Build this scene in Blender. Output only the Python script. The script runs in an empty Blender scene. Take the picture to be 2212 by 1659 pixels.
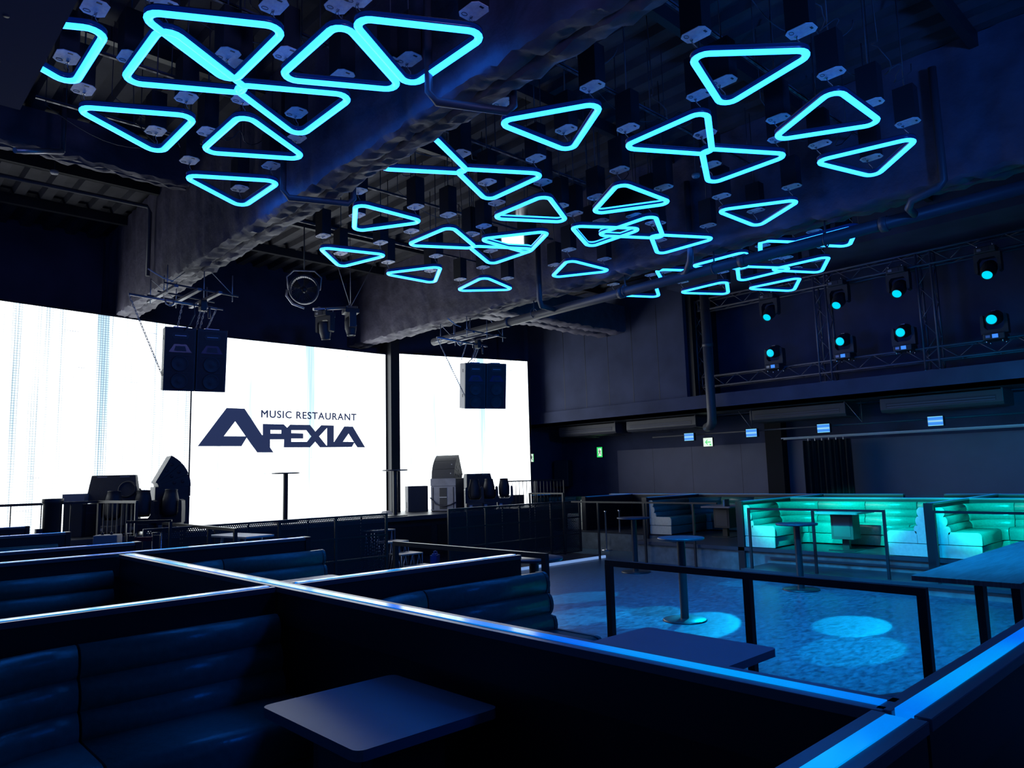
import bpy, bmesh, math, random
from mathutils import Vector, Matrix
random.seed(4)
R = math.radians
PI = math.pi
sc = bpy.context.scene
C = sc.collection

# ------------------------------------------------------------------ camera
cd = bpy.data.cameras.new('camera'); cam = bpy.data.objects.new('camera', cd); C.objects.link(cam)
rx = Vector((0.73068318, -0.68217604, -0.02716508)); ux = Vector((-0.06338739, -0.10740497, 0.99219263)); fx = Vector((0.6797677, 0.72325654, 0.12172036))
m = Matrix.Identity(4)
for i in range(3):
    m[i][0] = rx[i]; m[i][1] = ux[i]; m[i][2] = -fx[i]
m[0][3] = 0; m[1][3] = 0; m[2][3] = 2.0
cam.matrix_world = m
cd.sensor_fit = 'HORIZONTAL'; cd.sensor_width = 36; cd.lens = 1587.1 / 2212 * 36
cd.clip_start = 0.05; cd.clip_end = 200
sc.camera = cam

# ------------------------------------------------------------------ world and colour management
w = bpy.data.worlds.new('world'); sc.world = w; w.use_nodes = True
w.node_tree.nodes['Background'].inputs[0].default_value = (0.012, 0.05, 0.22, 1)
w.node_tree.nodes['Background'].inputs[1].default_value = 0.45
sc.view_settings.view_transform = 'Standard'; sc.view_settings.look = 'None'
sc.view_settings.exposure = 0.12; sc.view_settings.gamma = 1; sc.view_settings.use_curve_mapping = False
sc.cycles.max_bounces = 6; sc.cycles.use_denoising = True
sc.cycles.sample_clamp_indirect = 3.0

# ------------------------------------------------------------------ washes (unseen coloured lights; the fills are added to lift dim areas)
def area(name, loc, target, size, power, col, spread=180):
    l = bpy.data.lights.new(name, 'AREA'); l.energy = power; l.color = col; l.size = size; l.spread = R(spread)
    o = bpy.data.objects.new(name, l); C.objects.link(o); o.location = loc
    o.rotation_euler = (Vector(target) - Vector(loc)).to_track_quat('-Z', 'Y').to_euler(); return o
def spot(name, loc, target, ang, power, col, blend=.2, rad=.03):
    l = bpy.data.lights.new(name, 'SPOT'); l.energy = power; l.color = col; l.spot_size = R(ang); l.spot_blend = blend; l.shadow_soft_size = rad
    o = bpy.data.objects.new(name, l); C.objects.link(o); o.location = loc
    o.rotation_euler = (Vector(target) - Vector(loc)).to_track_quat('-Z', 'Y').to_euler(); return o
spot('floor_fill_light', (7.6, 3.2, 5.0), (9.2, 3.6, 0), 100, 2900, (0.0, 0.38, 1.0), 1, .25)  # added blue fill for the dance floor, no fixture
spot('floor_fill_light', (9.0, 7.0, 5.1), (9.6, 7.8, 0), 95, 650, (0.01, 0.25, 1.0), 1, .25)  # second added floor fill, further back
for y_ in (6.9, 5.6, 3.4, 2.0):
    spot('booth_wash_light', (9.4, y_ - .6, 5.0), (15.2, y_, 0.75), 27, 4300, (0.0, 1.0, .82), .6, .04)
spot('booth_wash_light', (9.6, 6.4, 4.4), (12.8, 5.6, 0.1), 62, 900, (0.0, .45, 1.0), .8, .05)  # added blue fill on the step and risers, no fixture
spot('niche_fill_light', (9.0, 7.0, 3.6), (16.6, 6.6, 5.4), 52, 200, (.02, .13, 1.0), 1, .2)  # added fill to brighten the lamp bodies in the niche
spot('booth_fill_light', (4.4, 0.0, 5.0), (2.9, 2.1, 1.1), 50, 210, (0, .14, 1), 1, .3)  # added blue fill over the booth table, no such lamp there
spot('wall_fill_light', (12.5, 2.0, 3.0), (18.2, 3.4, 2.0), 80, 260, (0.0, .45, 1.0), 1, .3)  # added blue fill for the right part of the lower wall

spot('ceiling_fill_light', (1.6, -1.5, 4.2), (2.6, 6.5, 6.6), 62, 420, (.3, .32, 1.0), 1, .4)  # added unseen fill, lifts the winch plates on the left
spot('ceiling_fill_light', (4.5, -2.5, 4.2), (8.5, 4.5, 6.6), 66, 900, (.03, .2, 1.0), 1, .4)  # added unseen blue fill for the ceiling and beam faces

# ------------------------------------------------------------------ materials
def nt(name):
    m_ = bpy.data.materials.new(name); m_.use_nodes = True; t = m_.node_tree
    return m_, t, t.nodes['Principled BSDF']
def mat(name, col, rough=.5, metal=0, noise=0, scale=8, bump=0, emit=None, es=0, spec=.5, coat=0):
    m_, t, p = nt(name)
    p.inputs['Base Color'].default_value = (*col, 1); p.inputs['Roughness'].default_value = rough
    p.inputs['Metallic'].default_value = metal; p.inputs['Specular IOR Level'].default_value = spec
    p.inputs['Coat Weight'].default_value = coat
    if noise or bump:
        tc = t.nodes.new('ShaderNodeTexCoord'); n = t.nodes.new('ShaderNodeTexNoise'); n.inputs['Scale'].default_value = scale
        n.inputs['Detail'].default_value = 6; t.links.new(tc.outputs['Object'], n.inputs['Vector'])
        if noise:
            r = t.nodes.new('ShaderNodeValToRGB'); r.color_ramp.elements[0].position = .3; r.color_ramp.elements[1].position = .7
            r.color_ramp.elements[0].color = (*[c * (1 - noise) for c in col], 1); r.color_ramp.elements[1].color = (*[min(1, c * (1 + noise)) for c in col], 1)
            t.links.new(n.outputs['Fac'], r.inputs['Fac']); t.links.new(r.outputs['Color'], p.inputs['Base Color'])
        if bump:
            b = t.nodes.new('ShaderNodeBump'); b.inputs['Strength'].default_value = bump; b.inputs['Distance'].default_value = .05
            t.links.new(n.outputs['Fac'], b.inputs['Height']); t.links.new(b.outputs['Normal'], p.inputs['Normal'])
    if emit:
        p.inputs['Emission Color'].default_value = (*emit, 1); p.inputs['Emission Strength'].default_value = es
    return m_
M = {}
M['wall'] = mat('dark_painted_wall', (.055, .065, .12), .8, noise=.2, scale=1.5, spec=.2)
M['soffit'] = mat('navy_ceiling_paint', (.025, .04, .11), .85, spec=.1)
M['bartop'] = mat('black_bar_table_top', (.035, .04, .065), .35)
M['panel'] = mat('grey_painted_panel', (.13, .135, .2), .65, noise=.08, scale=1.2)
M['ceiling'] = mat('black_deck_paint', (.05, .048, .058), .8, noise=.35, scale=2.2, bump=.3)
M['wrap'] = mat('dark_insulation_wrap', (.095, .085, .125), .6, noise=.3, scale=2.6, bump=1.0)
M['black'] = mat('black_paint', (.02, .021, .026), .45)
M['part'] = mat('black_laminate', (.012, .012, .016), .38)
M['cap'] = mat('gloss_black_trim', (.13, .13, .17), .3, spec=.9)
M['steel'] = mat('black_powder_coated_steel', (.018, .019, .025), .35, spec=.6)
M['truss'] = mat('dark_grey_truss', (.13, .13, .17), .4, metal=.3)
M['pipe'] = mat('grey_pipe', (.06, .06, .075), .45)
M['chrome'] = mat('bright_metal', (.6, .6, .65), .25, metal=1)
M['galv'] = mat('galvanised_steel', (.45, .45, .5), .4, metal=.8)
M['plate'] = mat('pale_winch_plate', (.9, .86, .95), .5, noise=.15, scale=25)
M['plate_mark'] = mat('winch_plate_print', (.85, .9, 1), .5)
M['ink'] = mat('dark_ink', (.03, .03, .05), .5)
M['leather'] = mat('dark_teal_leather', (.05, .19, .175), .3, noise=.12, scale=30, bump=.06)
M['cream'] = mat('cream_leather', (.75, .74, .62), .5, noise=.08, scale=20, bump=.05)
M['tabletop'] = mat('dark_laminate_top', (.13, .135, .19), .38, noise=.08, scale=3, spec=1.0)
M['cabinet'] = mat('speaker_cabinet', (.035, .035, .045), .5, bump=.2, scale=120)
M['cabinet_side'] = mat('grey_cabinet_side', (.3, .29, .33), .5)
M['grille'] = mat('black_grille', (.012, .012, .018), .55)
M['case'] = mat('grey_flight_case', (.28, .28, .32), .5, noise=.15, scale=6)
M['red'] = mat('red_plastic', (.25, .01, .03), .5)
M['blue_can'] = mat('blue_plastic', (.01, .09, .42), .4)
M['white'] = mat('white_plastic', (.6, .6, .62), .5)
M['curtain'] = mat('black_curtain', (.008, .008, .012), .9)
M['riser'] = mat('concrete_grey_riser', (.16, .19, .2), .55, noise=.3, scale=5)
M['deck'] = mat('dark_platform_floor', (.035, .038, .05), .35, noise=.3, scale=2.5)
M['trim'] = mat('dark_step_trim', (.09, .1, .13), .3, metal=.5)
M['glass'] = mat('lens_glass', (.01, .01, .02), .05)
def emis(name, col, s):
    m_, t, p = nt(name); p.inputs['Base Color'].default_value = (0, 0, 0, 1); p.inputs['Roughness'].default_value = .3
    p.inputs['Emission Color'].default_value = (*col, 1); p.inputs['Emission Strength'].default_value = s; return m_
M['neon'] = emis('cyan_neon_tube', (.012, .19, 1.0), 7.5)
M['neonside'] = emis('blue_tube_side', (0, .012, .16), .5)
M['lens'] = emis('cyan_lens', (.0, .62, .95), 1.1)
M['glow'] = emis('blue_display', (.05, .25, 1), 1.0)
M['signgreen'] = emis('green_exit_light', (.03, .75, .16), .9)
M['signwhite'] = emis('white_sign_light', (.8, 1, .85), .9)
M['bluepanel'] = emis('blue_flood_face', (.05, .28, .9), .9)
M['bluebar'] = emis('blue_flood_bar', (.25, .75, 1), 1.0)
M['amberbar'] = emis('amber_flood_line', (.45, .42, .5), 1.0)
M['edge_reflection'] = emis('painted_edge_reflection', (.2, .36, .75), .8)  # aluminium edge; the screen's reflection is painted in as emission
M['logo'] = emis('dark_screen_logo', (.02, .03, .085), 1.0)
M['logo_edge'] = emis('slate_screen_logo_edge', (.06, .085, .12), 1.0)

def mirror_mat():
    m_, t, p = nt('mirror'); p.inputs['Base Color'].default_value = (.75, .78, .85, 1); p.inputs['Metallic'].default_value = 1; p.inputs['Roughness'].default_value = .04; return m_
M['mirror'] = mirror_mat()
M['hornslot'] = mat('pale_horn_slot', (.3, .5, .7), .3)
M['horn'] = mat('dark_blue_horn', (.03, .035, .12), .25)

def strip_mat():            # LED strip under an acrylic lens: segments brighter and dimmer
    m_, t, p = nt('blue_led_strip'); p.inputs['Base Color'].default_value = (.02, .08, .25, 1); p.inputs['Roughness'].default_value = .12
    p.inputs['Specular IOR Level'].default_value = .8
    tc = t.nodes.new('ShaderNodeTexCoord'); n = t.nodes.new('ShaderNodeTexNoise'); n.inputs['Scale'].default_value = 1.3; n.inputs['Detail'].default_value = 1
    r = t.nodes.new('ShaderNodeValToRGB'); r.color_ramp.elements[0].position = .35; r.color_ramp.elements[0].color = (0, .15, .9, 1)
    r.color_ramp.elements[1].position = .72; r.color_ramp.elements[1].color = (0, .42, 1, 1)
    t.links.new(tc.outputs['Object'], n.inputs['Vector']); t.links.new(n.outputs['Fac'], r.inputs['Fac'])
    t.links.new(r.outputs['Color'], p.inputs['Emission Color']); p.inputs['Emission Strength'].default_value = .85
    return m_
M['strip'] = strip_mat()

def screen_mat(name, dots):
    m_, t, p = nt(name); N = t.nodes; L = t.links
    out = N['Material Output']; N.remove(p)
    em = N.new('ShaderNodeEmission'); L.new(em.outputs[0], out.inputs[0])
    tc = N.new('ShaderNodeTexCoord'); sx = N.new('ShaderNodeSeparateXYZ'); L.new(tc.outputs['Object'], sx.inputs[0])
    mp = N.new('ShaderNodeMapping'); mp.inputs['Scale'].default_value = (3.6, 0, .035); L.new(tc.outputs['Object'], mp.inputs['Vector'])
    n1 = N.new('ShaderNodeTexNoise'); n1.inputs['Scale'].default_value = 1.0; n1.inputs['Detail'].default_value = 5; n1.inputs['Roughness'].default_value = .75; L.new(mp.outputs[0], n1.inputs['Vector'])
    r1 = N.new('ShaderNodeValToRGB'); e = r1.color_ramp.elements; e[0].position = .37; e[0].color = (.23, .32, .40, 1); e[1].position = .49; e[1].color = (1, 1, 1, 1)
    L.new(n1.outputs['Fac'], r1.inputs['Fac'])
    mp2 = N.new('ShaderNodeMapping'); mp2.inputs['Scale'].default_value = (.8, 0, 16); L.new(tc.outputs['Object'], mp2.inputs['Vector'])
    n2 = N.new('ShaderNodeTexNoise'); n2.inputs['Scale'].default_value = 1.2; n2.inputs['Detail'].default_value = 3; L.new(mp2.outputs[0], n2.inputs['Vector'])
    r2 = N.new('ShaderNodeValToRGB'); e = r2.color_ramp.elements; e[0].position = .26; e[0].color = (.26, .28, .38, 1); e[1].position = .33; e[1].color = (1, 1, 1, 1)
    L.new(n2.outputs['Fac'], r2.inputs['Fac'])
    mx = N.new('ShaderNodeMix'); mx.data_type = 'RGBA'; mx.blend_type = 'MULTIPLY'; mx.inputs['Factor'].default_value = 1
    L.new(r1.outputs[0], mx.inputs['A']); L.new(r2.outputs[0], mx.inputs['B']); last = mx.outputs['Result']
    if dots:                # the LED modules' pixel grid, visible on the nearest wing
        acc = None
        for ax in ('X', 'Z'):
            a = N.new('ShaderNodeMath'); a.operation = 'MULTIPLY'; a.inputs[1].default_value = 2 * PI / .045; L.new(sx.outputs[ax], a.inputs[0])
            s = N.new('ShaderNodeMath'); s.operation = 'SINE'; L.new(a.outputs[0], s.inputs[0])
            if acc is None: acc = s
            else:
                mm = N.new('ShaderNodeMath'); mm.operation = 'MAXIMUM'; L.new(acc.outputs[0], mm.inputs[0]); L.new(s.outputs[0], mm.inputs[1]); acc = mm
        r3 = N.new('ShaderNodeMapRange'); r3.inputs['From Min'].default_value = .55; r3.inputs['From Max'].default_value = 1.0
        r3.inputs['To Min'].default_value = 1.0; r3.inputs['To Max'].default_value = .36; L.new(acc.outputs[0], r3.inputs['Value'])
        mx3 = N.new('ShaderNodeMix'); mx3.data_type = 'RGBA'; mx3.blend_type = 'MULTIPLY'; mx3.inputs['Factor'].default_value = 1
        L.new(last, mx3.inputs['A']); L.new(r3.outputs[0], mx3.inputs['B']); last = mx3.outputs['Result']
    mul = N.new('ShaderNodeMix'); mul.data_type = 'RGBA'; mul.blend_type = 'MULTIPLY'; mul.inputs['Factor'].default_value = 1
    mul.inputs['B'].default_value = (.92, .98, 1, 1); L.new(last, mul.inputs['A'])
    L.new(mul.outputs['Result'], em.inputs['Color']); em.inputs['Strength'].default_value = 2.7
    return m_
M['screen'] = screen_mat('led_screen', False); M['screen_dots'] = screen_mat('led_screen_pixels', True)

def floor_mat():
    m_, t, p = nt('worn_vinyl_floor'); N = t.nodes; L = t.links
    tc = N.new('ShaderNodeTexCoord'); mp = N.new('ShaderNodeMapping'); mp.inputs['Scale'].default_value = (1, 2.2, 1); mp.inputs['Rotation'].default_value = (0, 0, R(40)); L.new(tc.outputs['Object'], mp.inputs['Vector'])
    n = N.new('ShaderNodeTexNoise'); n.inputs['Scale'].default_value = 8; n.inputs['Detail'].default_value = 12; n.inputs['Roughness'].default_value = .75; n.inputs['Distortion'].default_value = .6; L.new(mp.outputs[0], n.inputs['Vector'])
    r = N.new('ShaderNodeValToRGB'); e = r.color_ramp.elements; e[0].position = .40; e[0].color = (.012, .035, .065, 1); e[1].position = .62; e[1].color = (.07, .16, .22, 1)
    L.new(n.outputs['Fac'], r.inputs['Fac']); L.new(r.outputs[0], p.inputs['Base Color'])
    r2 = N.new('ShaderNodeMapRange'); r2.inputs['To Min'].default_value = .22; r2.inputs['To Max'].default_value = .5; L.new(n.outputs['Fac'], r2.inputs['Value']); L.new(r2.outputs[0], p.inputs['Roughness'])
    b = N.new('ShaderNodeBump'); b.inputs['Strength'].default_value = .08; L.new(n.outputs['Fac'], b.inputs['Height']); L.new(b.outputs[0], p.inputs['Normal'])
    return m_
M['floor'] = floor_mat()

def wood_mat():
    m_, t, p = nt('dark_wood_top'); N = t.nodes; L = t.links
    tc = N.new('ShaderNodeTexCoord'); mp = N.new('ShaderNodeMapping'); mp.inputs['Scale'].default_value = (1.2, 14, 1); L.new(tc.outputs['Object'], mp.inputs['Vector'])
    n = N.new('ShaderNodeTexNoise'); n.inputs['Scale'].default_value = 2; n.inputs['Detail'].default_value = 8; n.inputs['Distortion'].default_value = 1.2; L.new(mp.outputs[0], n.inputs['Vector'])
    r = N.new('ShaderNodeValToRGB'); e = r.color_ramp.elements; e[0].position = .4; e[0].color = (.06, .08, .1, 1); e[1].position = .62; e[1].color = (.1, .13, .16, 1)
    L.new(n.outputs['Fac'], r.inputs['Fac']); L.new(r.outputs[0], p.inputs['Base Color']); p.inputs['Roughness'].default_value = .45; return m_
M['wood'] = wood_mat()

def perf_mat():             # sheet metal with a staggered grid of round holes, 36 mm apart (smaller than can be picked apart)
    m_, t, p = nt('perforated_sheet'); N = t.nodes; L = t.links; out = N['Material Output']
    p.inputs['Base Color'].default_value = (.02, .02, .028, 1); p.inputs['Roughness'].default_value = .5
    tc = N.new('ShaderNodeTexCoord'); sx = N.new('ShaderNodeSeparateXYZ'); L.new(tc.outputs['Object'], sx.inputs[0])
    def mth(op, a, b=None):
        q = N.new('ShaderNodeMath'); q.operation = op
        for i, v in enumerate((a, b)):
            if v is None: continue
            if isinstance(v, (int, float)): q.inputs[i].default_value = v
            else: L.new(v, q.inputs[i])
        return q.outputs[0]
    def cell(offx, offz):
        u = mth('SUBTRACT', mth('FRACT', mth('ADD', mth('MULTIPLY', sx.outputs['X'], 1 / .036), offx)), .5)
        v = mth('MULTIPLY', mth('SUBTRACT', mth('FRACT', mth('ADD', mth('MULTIPLY', sx.outputs['Z'], 1 / .0624), offz)), .5), 1.733)
        return mth('SQRT', mth('ADD', mth('MULTIPLY', u, u), mth('MULTIPLY', v, v)))
    d = mth('MINIMUM', cell(0, 0), cell(.5, .5)); h = mth('LESS_THAN', d, .27)
    tr = N.new('ShaderNodeBsdfTransparent'); mx = N.new('ShaderNodeMixShader'); L.new(h, mx.inputs[0]); L.new(p.outputs[0], mx.inputs[1]); L.new(tr.outputs[0], mx.inputs[2]); L.new(mx.outputs[0], out.inputs[0])
    return m_
M['perf'] = perf_mat()

# ------------------------------------------------------------------ mesh helpers
class MB:
    def __init__(s): s.v = []; s.f = []; s.sm = []
    def add(s, vs, fs, smooth=False):
        b = len(s.v); s.v += [tuple(v) for v in vs]; s.f += [tuple(b + i for i in f) for f in fs]; s.sm += [smooth] * len(fs); return s
    def box(s, x0, x1, y0, y1, z0, z1):
        if x0 > x1: x0, x1 = x1, x0
        if y0 > y1: y0, y1 = y1, y0
        if z0 > z1: z0, z1 = z1, z0
        v = [(x0, y0, z0), (x1, y0, z0), (x1, y1, z0), (x0, y1, z0), (x0, y0, z1), (x1, y0, z1), (x1, y1, z1), (x0, y1, z1)]
        return s.add(v, [(0, 3, 2, 1), (4, 5, 6, 7), (0, 1, 5, 4), (1, 2, 6, 5), (2, 3, 7, 6), (3, 0, 4, 7)])
    def prism(s, poly, z0, z1, smooth=False):       # poly: CCW list of (x,y)
        n = len(poly); v = [(x, y, z0) for x, y in poly] + [(x, y, z1) for x, y in poly]
        s.add(v, [tuple(range(n - 1, -1, -1)), tuple(range(n, 2 * n))])
        b = len(s.v); s.v += v; s.f += [(b + i, b + (i + 1) % n, b + n + (i + 1) % n, b + n + i) for i in range(n)]; s.sm += [smooth] * n; return s
    def prism_x(s, poly, x0, x1, smooth=False):     # poly: list of (y,z)
        n = len(poly); v = [(x0, y, z) for y, z in poly] + [(x1, y, z) for y, z in poly]
        s.add(v, [tuple(range(n - 1, -1, -1)), tuple(range(n, 2 * n))])
        b = len(s.v); s.v += v; s.f += [(b + i, b + (i + 1) % n, b + n + (i + 1) % n, b + n + i) for i in range(n)]; s.sm += [smooth] * n; return s
    def tube(s, pts, r, n=8, closed=False, caps=True, smooth=True):
        pts = [Vector(p) for p in pts]; N_ = len(pts); rings = []
        up = None; b = len(s.v)
        for i, p in enumerate(pts):
            a = pts[(i - 1) % N_] if (closed or i > 0) else p; c = pts[(i + 1) % N_] if (closed or i < N_ - 1) else p
            t = (c - a).normalized()
            if up is None: up = Vector((0, 0, 1)) if abs(t.z) < .9 else Vector((1, 0, 0))
            side = t.cross(up).normalized(); up2 = side.cross(t).normalized(); up = up2
            k = 1.0
            if (closed or 0 < i < N_ - 1):
                d1 = (p - a).normalized(); d2 = (c - p).normalized(); cs = max(.3, math.sqrt((1 + max(-1, min(1, d1.dot(d2)))) / 2)); k = 1 / cs
            for j in range(n):
                an = 2 * PI * (j + .5) / n; s.v.append(tuple(p + side * (math.cos(an) * r * (k if n == 4 or k < 1.2 else 1)) + up2 * (math.sin(an) * r)))
        M_ = N_ if closed else N_ - 1
        for i in range(M_):
            for j in range(n):
                i2 = (i + 1) % N_; s.f.append((b + i * n + j, b + i * n + (j + 1) % n, b + i2 * n + (j + 1) % n, b + i2 * n + j)); s.sm.append(smooth)
        if caps and not closed:
            s.f.append(tuple(b + j for j in range(n - 1, -1, -1))); s.sm.append(False)
            s.f.append(tuple(b + (N_ - 1) * n + j for j in range(n))); s.sm.append(False)
        return s
    def lathe(s, prof, n=24, c=(0, 0), smooth=True):   # prof: list of (r,z)
        b = len(s.v); k = len(prof)
        for i in range(n):
            a = 2 * PI * i / n
            for r_, z in prof: s.v.append((c[0] + r_ * math.cos(a), c[1] + r_ * math.sin(a), z))
        for i in range(n):
            for j in range(k - 1):
                s.f.append((b + i * k + j, b + ((i + 1) % n) * k + j, b + ((i + 1) % n) * k + j + 1, b + i * k + j + 1)); s.sm.append(smooth)
        return s
    def xf(s, mt):
        s.v = [tuple(mt @ Vector(v)) for v in s.v]; return s
    def mesh(s, name, m_, bevel=0):
        me = bpy.data.meshes.new(name); me.from_pydata(s.v, [], s.f); me.polygons.foreach_set('use_smooth', s.sm)
        me.materials.append(m_ if not isinstance(m_, str) else M[m_]); me.update(); return me
    def build(s, name, m_, parent=None, bevel=0, **kw):
        o = bpy.data.objects.new(name, s.mesh(name, m_)); C.objects.link(o)
        if parent: o.parent = parent
        if bevel:
            bm = o.modifiers.new('bevel', 'BEVEL'); bm.width = bevel; bm.segments = 2; bm.limit_method = 'ANGLE'
        for k, v in kw.items(): o[k] = v
        return o
def obj(name, me, parent=None, loc=(0, 0, 0), rot=(0, 0, 0)):
    o = bpy.data.objects.new(name, me); C.objects.link(o)
    if parent: o.parent = parent
    o.location = loc; o.rotation_euler = rot; return o
def thing(name, label, cat, loc=(0, 0, 0), rz=0, group=None, rot=None):
    o = bpy.data.objects.new(name, None); C.objects.link(o); o.location = loc; o.rotation_euler = rot or (0, 0, rz); o.empty_display_size = .1
    o['label'] = label; o['category'] = cat
    if group: o['group'] = group
    return o
def tag(o, label, cat, group=None):
    o['label'] = label; o['category'] = cat
    if group: o['group'] = group
    return o
def struct(o): o['kind'] = 'structure'; return o
def kids(o): return [c for c in C.objects if c.parent == o]
def tree(o):                    # (object, [children trees]) collected once, so that copying stays fast
    return (o, [tree(c) for c in kids(o)])
def dup(tr, loc, rot=(0, 0, 0), label=None, parent=None):
    o, ch = tr; c = o.copy(); C.objects.link(c)
    if parent: c.parent = parent
    else: c.location = loc; c.rotation_euler = rot
    if label: c['label'] = label
    for t in ch: dup(t, None, None, None, c)
    return c
def rbox(w_, d_, z0, z1, r=.01):    # centred box
    return MB().box(-w_ / 2, w_ / 2, -d_ / 2, d_ / 2, z0, z1)
def rrect(w_, d_, r, n=5, c=(0, 0)):
    pts = []
    for sx, sy, a0 in ((1, 1, 0), (-1, 1, 90), (-1, -1, 180), (1, -1, 270)):
        for i in range(n + 1):
            a = R(a0 + 90 * i / n); pts.append((c[0] + sx * (w_ / 2 - r) + r * math.cos(a), c[1] + sy * (d_ / 2 - r) + r * math.sin(a)))
    return pts

# ------------------------------------------------------------------ the setting
DZ = 7.2        # underside of the metal deck
XR = 18.2       # lower right wall
YB = 17.0       # wall behind the screens
struct(MB().box(-3, 20, -4, 18, -.1, 0).build('floor', 'floor'))
# metal deck: folded ribs running towards the screens
mb = MB(); x = -3.0; top = []
while x < 19:
    top += [(x, DZ), (x + .16, DZ), (x + .2, DZ + .1), (x + .36, DZ + .1)]; x += .4
n = len(top)
v = [(a, -4, z) for a, z in top] + [(a, 18, z) for a, z in top]
mb.add(v, [(i, i + n, i + n + 1, i + 1) for i in range(n - 1)])
mb.box(-3, 20, -4, 18, DZ + .12, DZ + .2)
ceil = struct(mb.build('ceiling', 'ceiling'))
for i, y in enumerate((2.2, 4.4, 6.6, 8.8, 13.2, 15.2)):        # purlins under the deck
    MB().box(-3, 18, y - .05, y + .05, DZ - .18, DZ).build('purlin', 'black', ceil)
wb = struct(MB().box(-3, 18.4, YB, YB + .2, 0, DZ + .2).build('wall_back', 'wall'))
struct(MB().box(XR, XR + .2, -4, YB, 0, 3.5).build('wall_right', 'wall'))
# grey lower wall panels of the right wall
wp = struct(MB().box(XR - .04, XR - .005, 9.5, 14.6, .4, 2.64).build('wall_right_panelling', 'panel'))
for y in (10.35, 11.9, 13.25): MB().box(XR - .043, XR - .04, y - .004, y + .004, .4, 2.64).build('panel_joint', 'black', wp)
MB().box(XR - .04, XR - .005, 8.4, 9.03, .4, 2.66).build('panel', 'panel', wp)
MB().box(XR - .04, XR - .005, -3, 7.4, .4, 2.62).build('panel', 'panel', wp)
MB().box(XR - .3, XR - .005, 9.04, 9.49, .4, 3.3).build('recess_shade', 'curtain', wp)  # black block standing in for the shade of a recess between panels
# balcony fascia and the upper wall
uw = struct(MB().box(16.0, 16.3, -4, 16.6, 3.42, 3.83).build('balcony_fascia', 'wall'))
uw2 = struct(MB().box(16.06, 16.2, 10.56, 16.3, 3.83, DZ).build('wall_right_upper', 'wall'))
for y in (11.4, 12.25, 13.1, 13.95, 14.8): MB().box(16.056, 16.061, y - .006, y + .006, 3.84, 6.4).build('panel_joint', 'black', uw2)
pts = [(16.06, 16.3)] + [(15.36 + .7 * math.cos(R(a)), 16.3 + .7 * math.sin(R(a))) for a in (15, 30, 45, 60, 75, 90)] + [(16.2, 17.0)]
MB().prism(pts, 0, DZ, True).build('rounded_corner', 'wall', uw2)
struct(MB().box(17.4, 17.6, -4, 10.7, 3.4, DZ).build('wall_right_niche', 'wall'))
MB_ = MB().box(16.2, 17.5, 10.4, 10.56, 3.83, DZ); struct(MB_.build('trim_1', 'black'))
struct(MB().box(15.4, 17.6, -4, 10.56, 6.55, DZ).build('soffit', 'wall'))
struct(MB().box(16.0, 18.4, -4, 16.9, 3.42, 3.5).build('lower_ceiling', 'black'))
# lowered ceiling panel on the near left
sp = struct(MB().box(-3, 1.08, -1, 7.38, 5.30, 5.40).build('lowered_ceiling', 'soffit'))
for x, y in ((.2, 5.7), (.75, 5.9), (.35, 6.6), (.8, 6.6), (-.4, 6.2), (.75, 5.0), (.25, 4.6)):
    MB().lathe([(0, 5.297), (.02, 5.297), (.022, 5.30)], 10, (x, y)).build('fixing_dimple', 'ink', sp)

def wrapped_beam(name, ax, ay, bx, by, wd, z0, z1, side=1, seed=1, flange=None):
    """insulation wrapped beam: bulging, creased prism along a line; ax,ay->bx,by is its left bottom edge"""
    rnd = random.Random(seed); d = Vector((bx - ax, by - ay, 0)); L_ = d.length; d.normalize(); nn = Vector((d.y, -d.x, 0))
    prof = []
    for i in range(7): prof.append((0, z1 - (z1 - z0 - .06) * i / 6))
    prof += [(.004, z0 + .03), (.05, z0)] + [(wd * f, z0) for f in (.3, .42, .5, .58, .7)] + [(wd - .07, z0), (wd - .01, z0 + .03), (wd, z0 + .12), (wd, z1)]
    if flange: prof[-3:] = [(wd - .005, z0 + .02), (wd - .02, z0 + .06), (flange, z0 + .10), (flange, z1)]
    K = int(L_ / .09); vs = []; mb = MB(); P = len(prof)
    for k in range(K + 1):
        s_ = L_ * k / K
        for j, (a, z) in enumerate(prof):
            q = .011 * math.sin(k * .83 + j * .2 + 2.2 * math.sin(k * .31)) + .008 * math.sin(k * 2.3 + j) + rnd.uniform(-.011, .011)
            zz = z; aa = a
            if 7 <= j <= 15: zz = z + q * 1.4 + (.045 if j == 11 else 0)
            elif j < 7 or j == 16: aa = a + q * .7
            p = Vector((ax, ay, 0)) + d * s_ + nn * aa; vs.append((p.x, p.y, zz))
    fs = [(k * P + j, k * P + j + 1, (k + 1) * P + j + 1, (k + 1) * P + j) for k in range(K) for j in range(P - 1)]
    fs = [tuple(reversed(f)) for f in fs]
    mb.add(vs, fs, True); o = mb.build(name, 'wrap'); struct(o); es_ = o.modifiers.new('split', 'EDGE_SPLIT'); es_.split_angle = R(38)
    return o
b1 = wrapped_beam('wrapped_beam', 3.80, 2.0, 4.10, 16.9, .42, 5.33, DZ, seed=3, flange=.2)
b2 = wrapped_beam('wrapped_beam', 9.97, 0.5, 9.97, 16.9, .5, 5.45, DZ, seed=5)
b3 = wrapped_beam('wrapped_cross_beam', -3, 11.75, 3.95, 11.75, .3, 6.62, DZ, seed=8)
b4 = wrapped_beam('wrapped_cross_beam', 10.5, 13.2, 15.9, 13.2, .9, 5.75, 6.5, seed=9)

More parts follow.
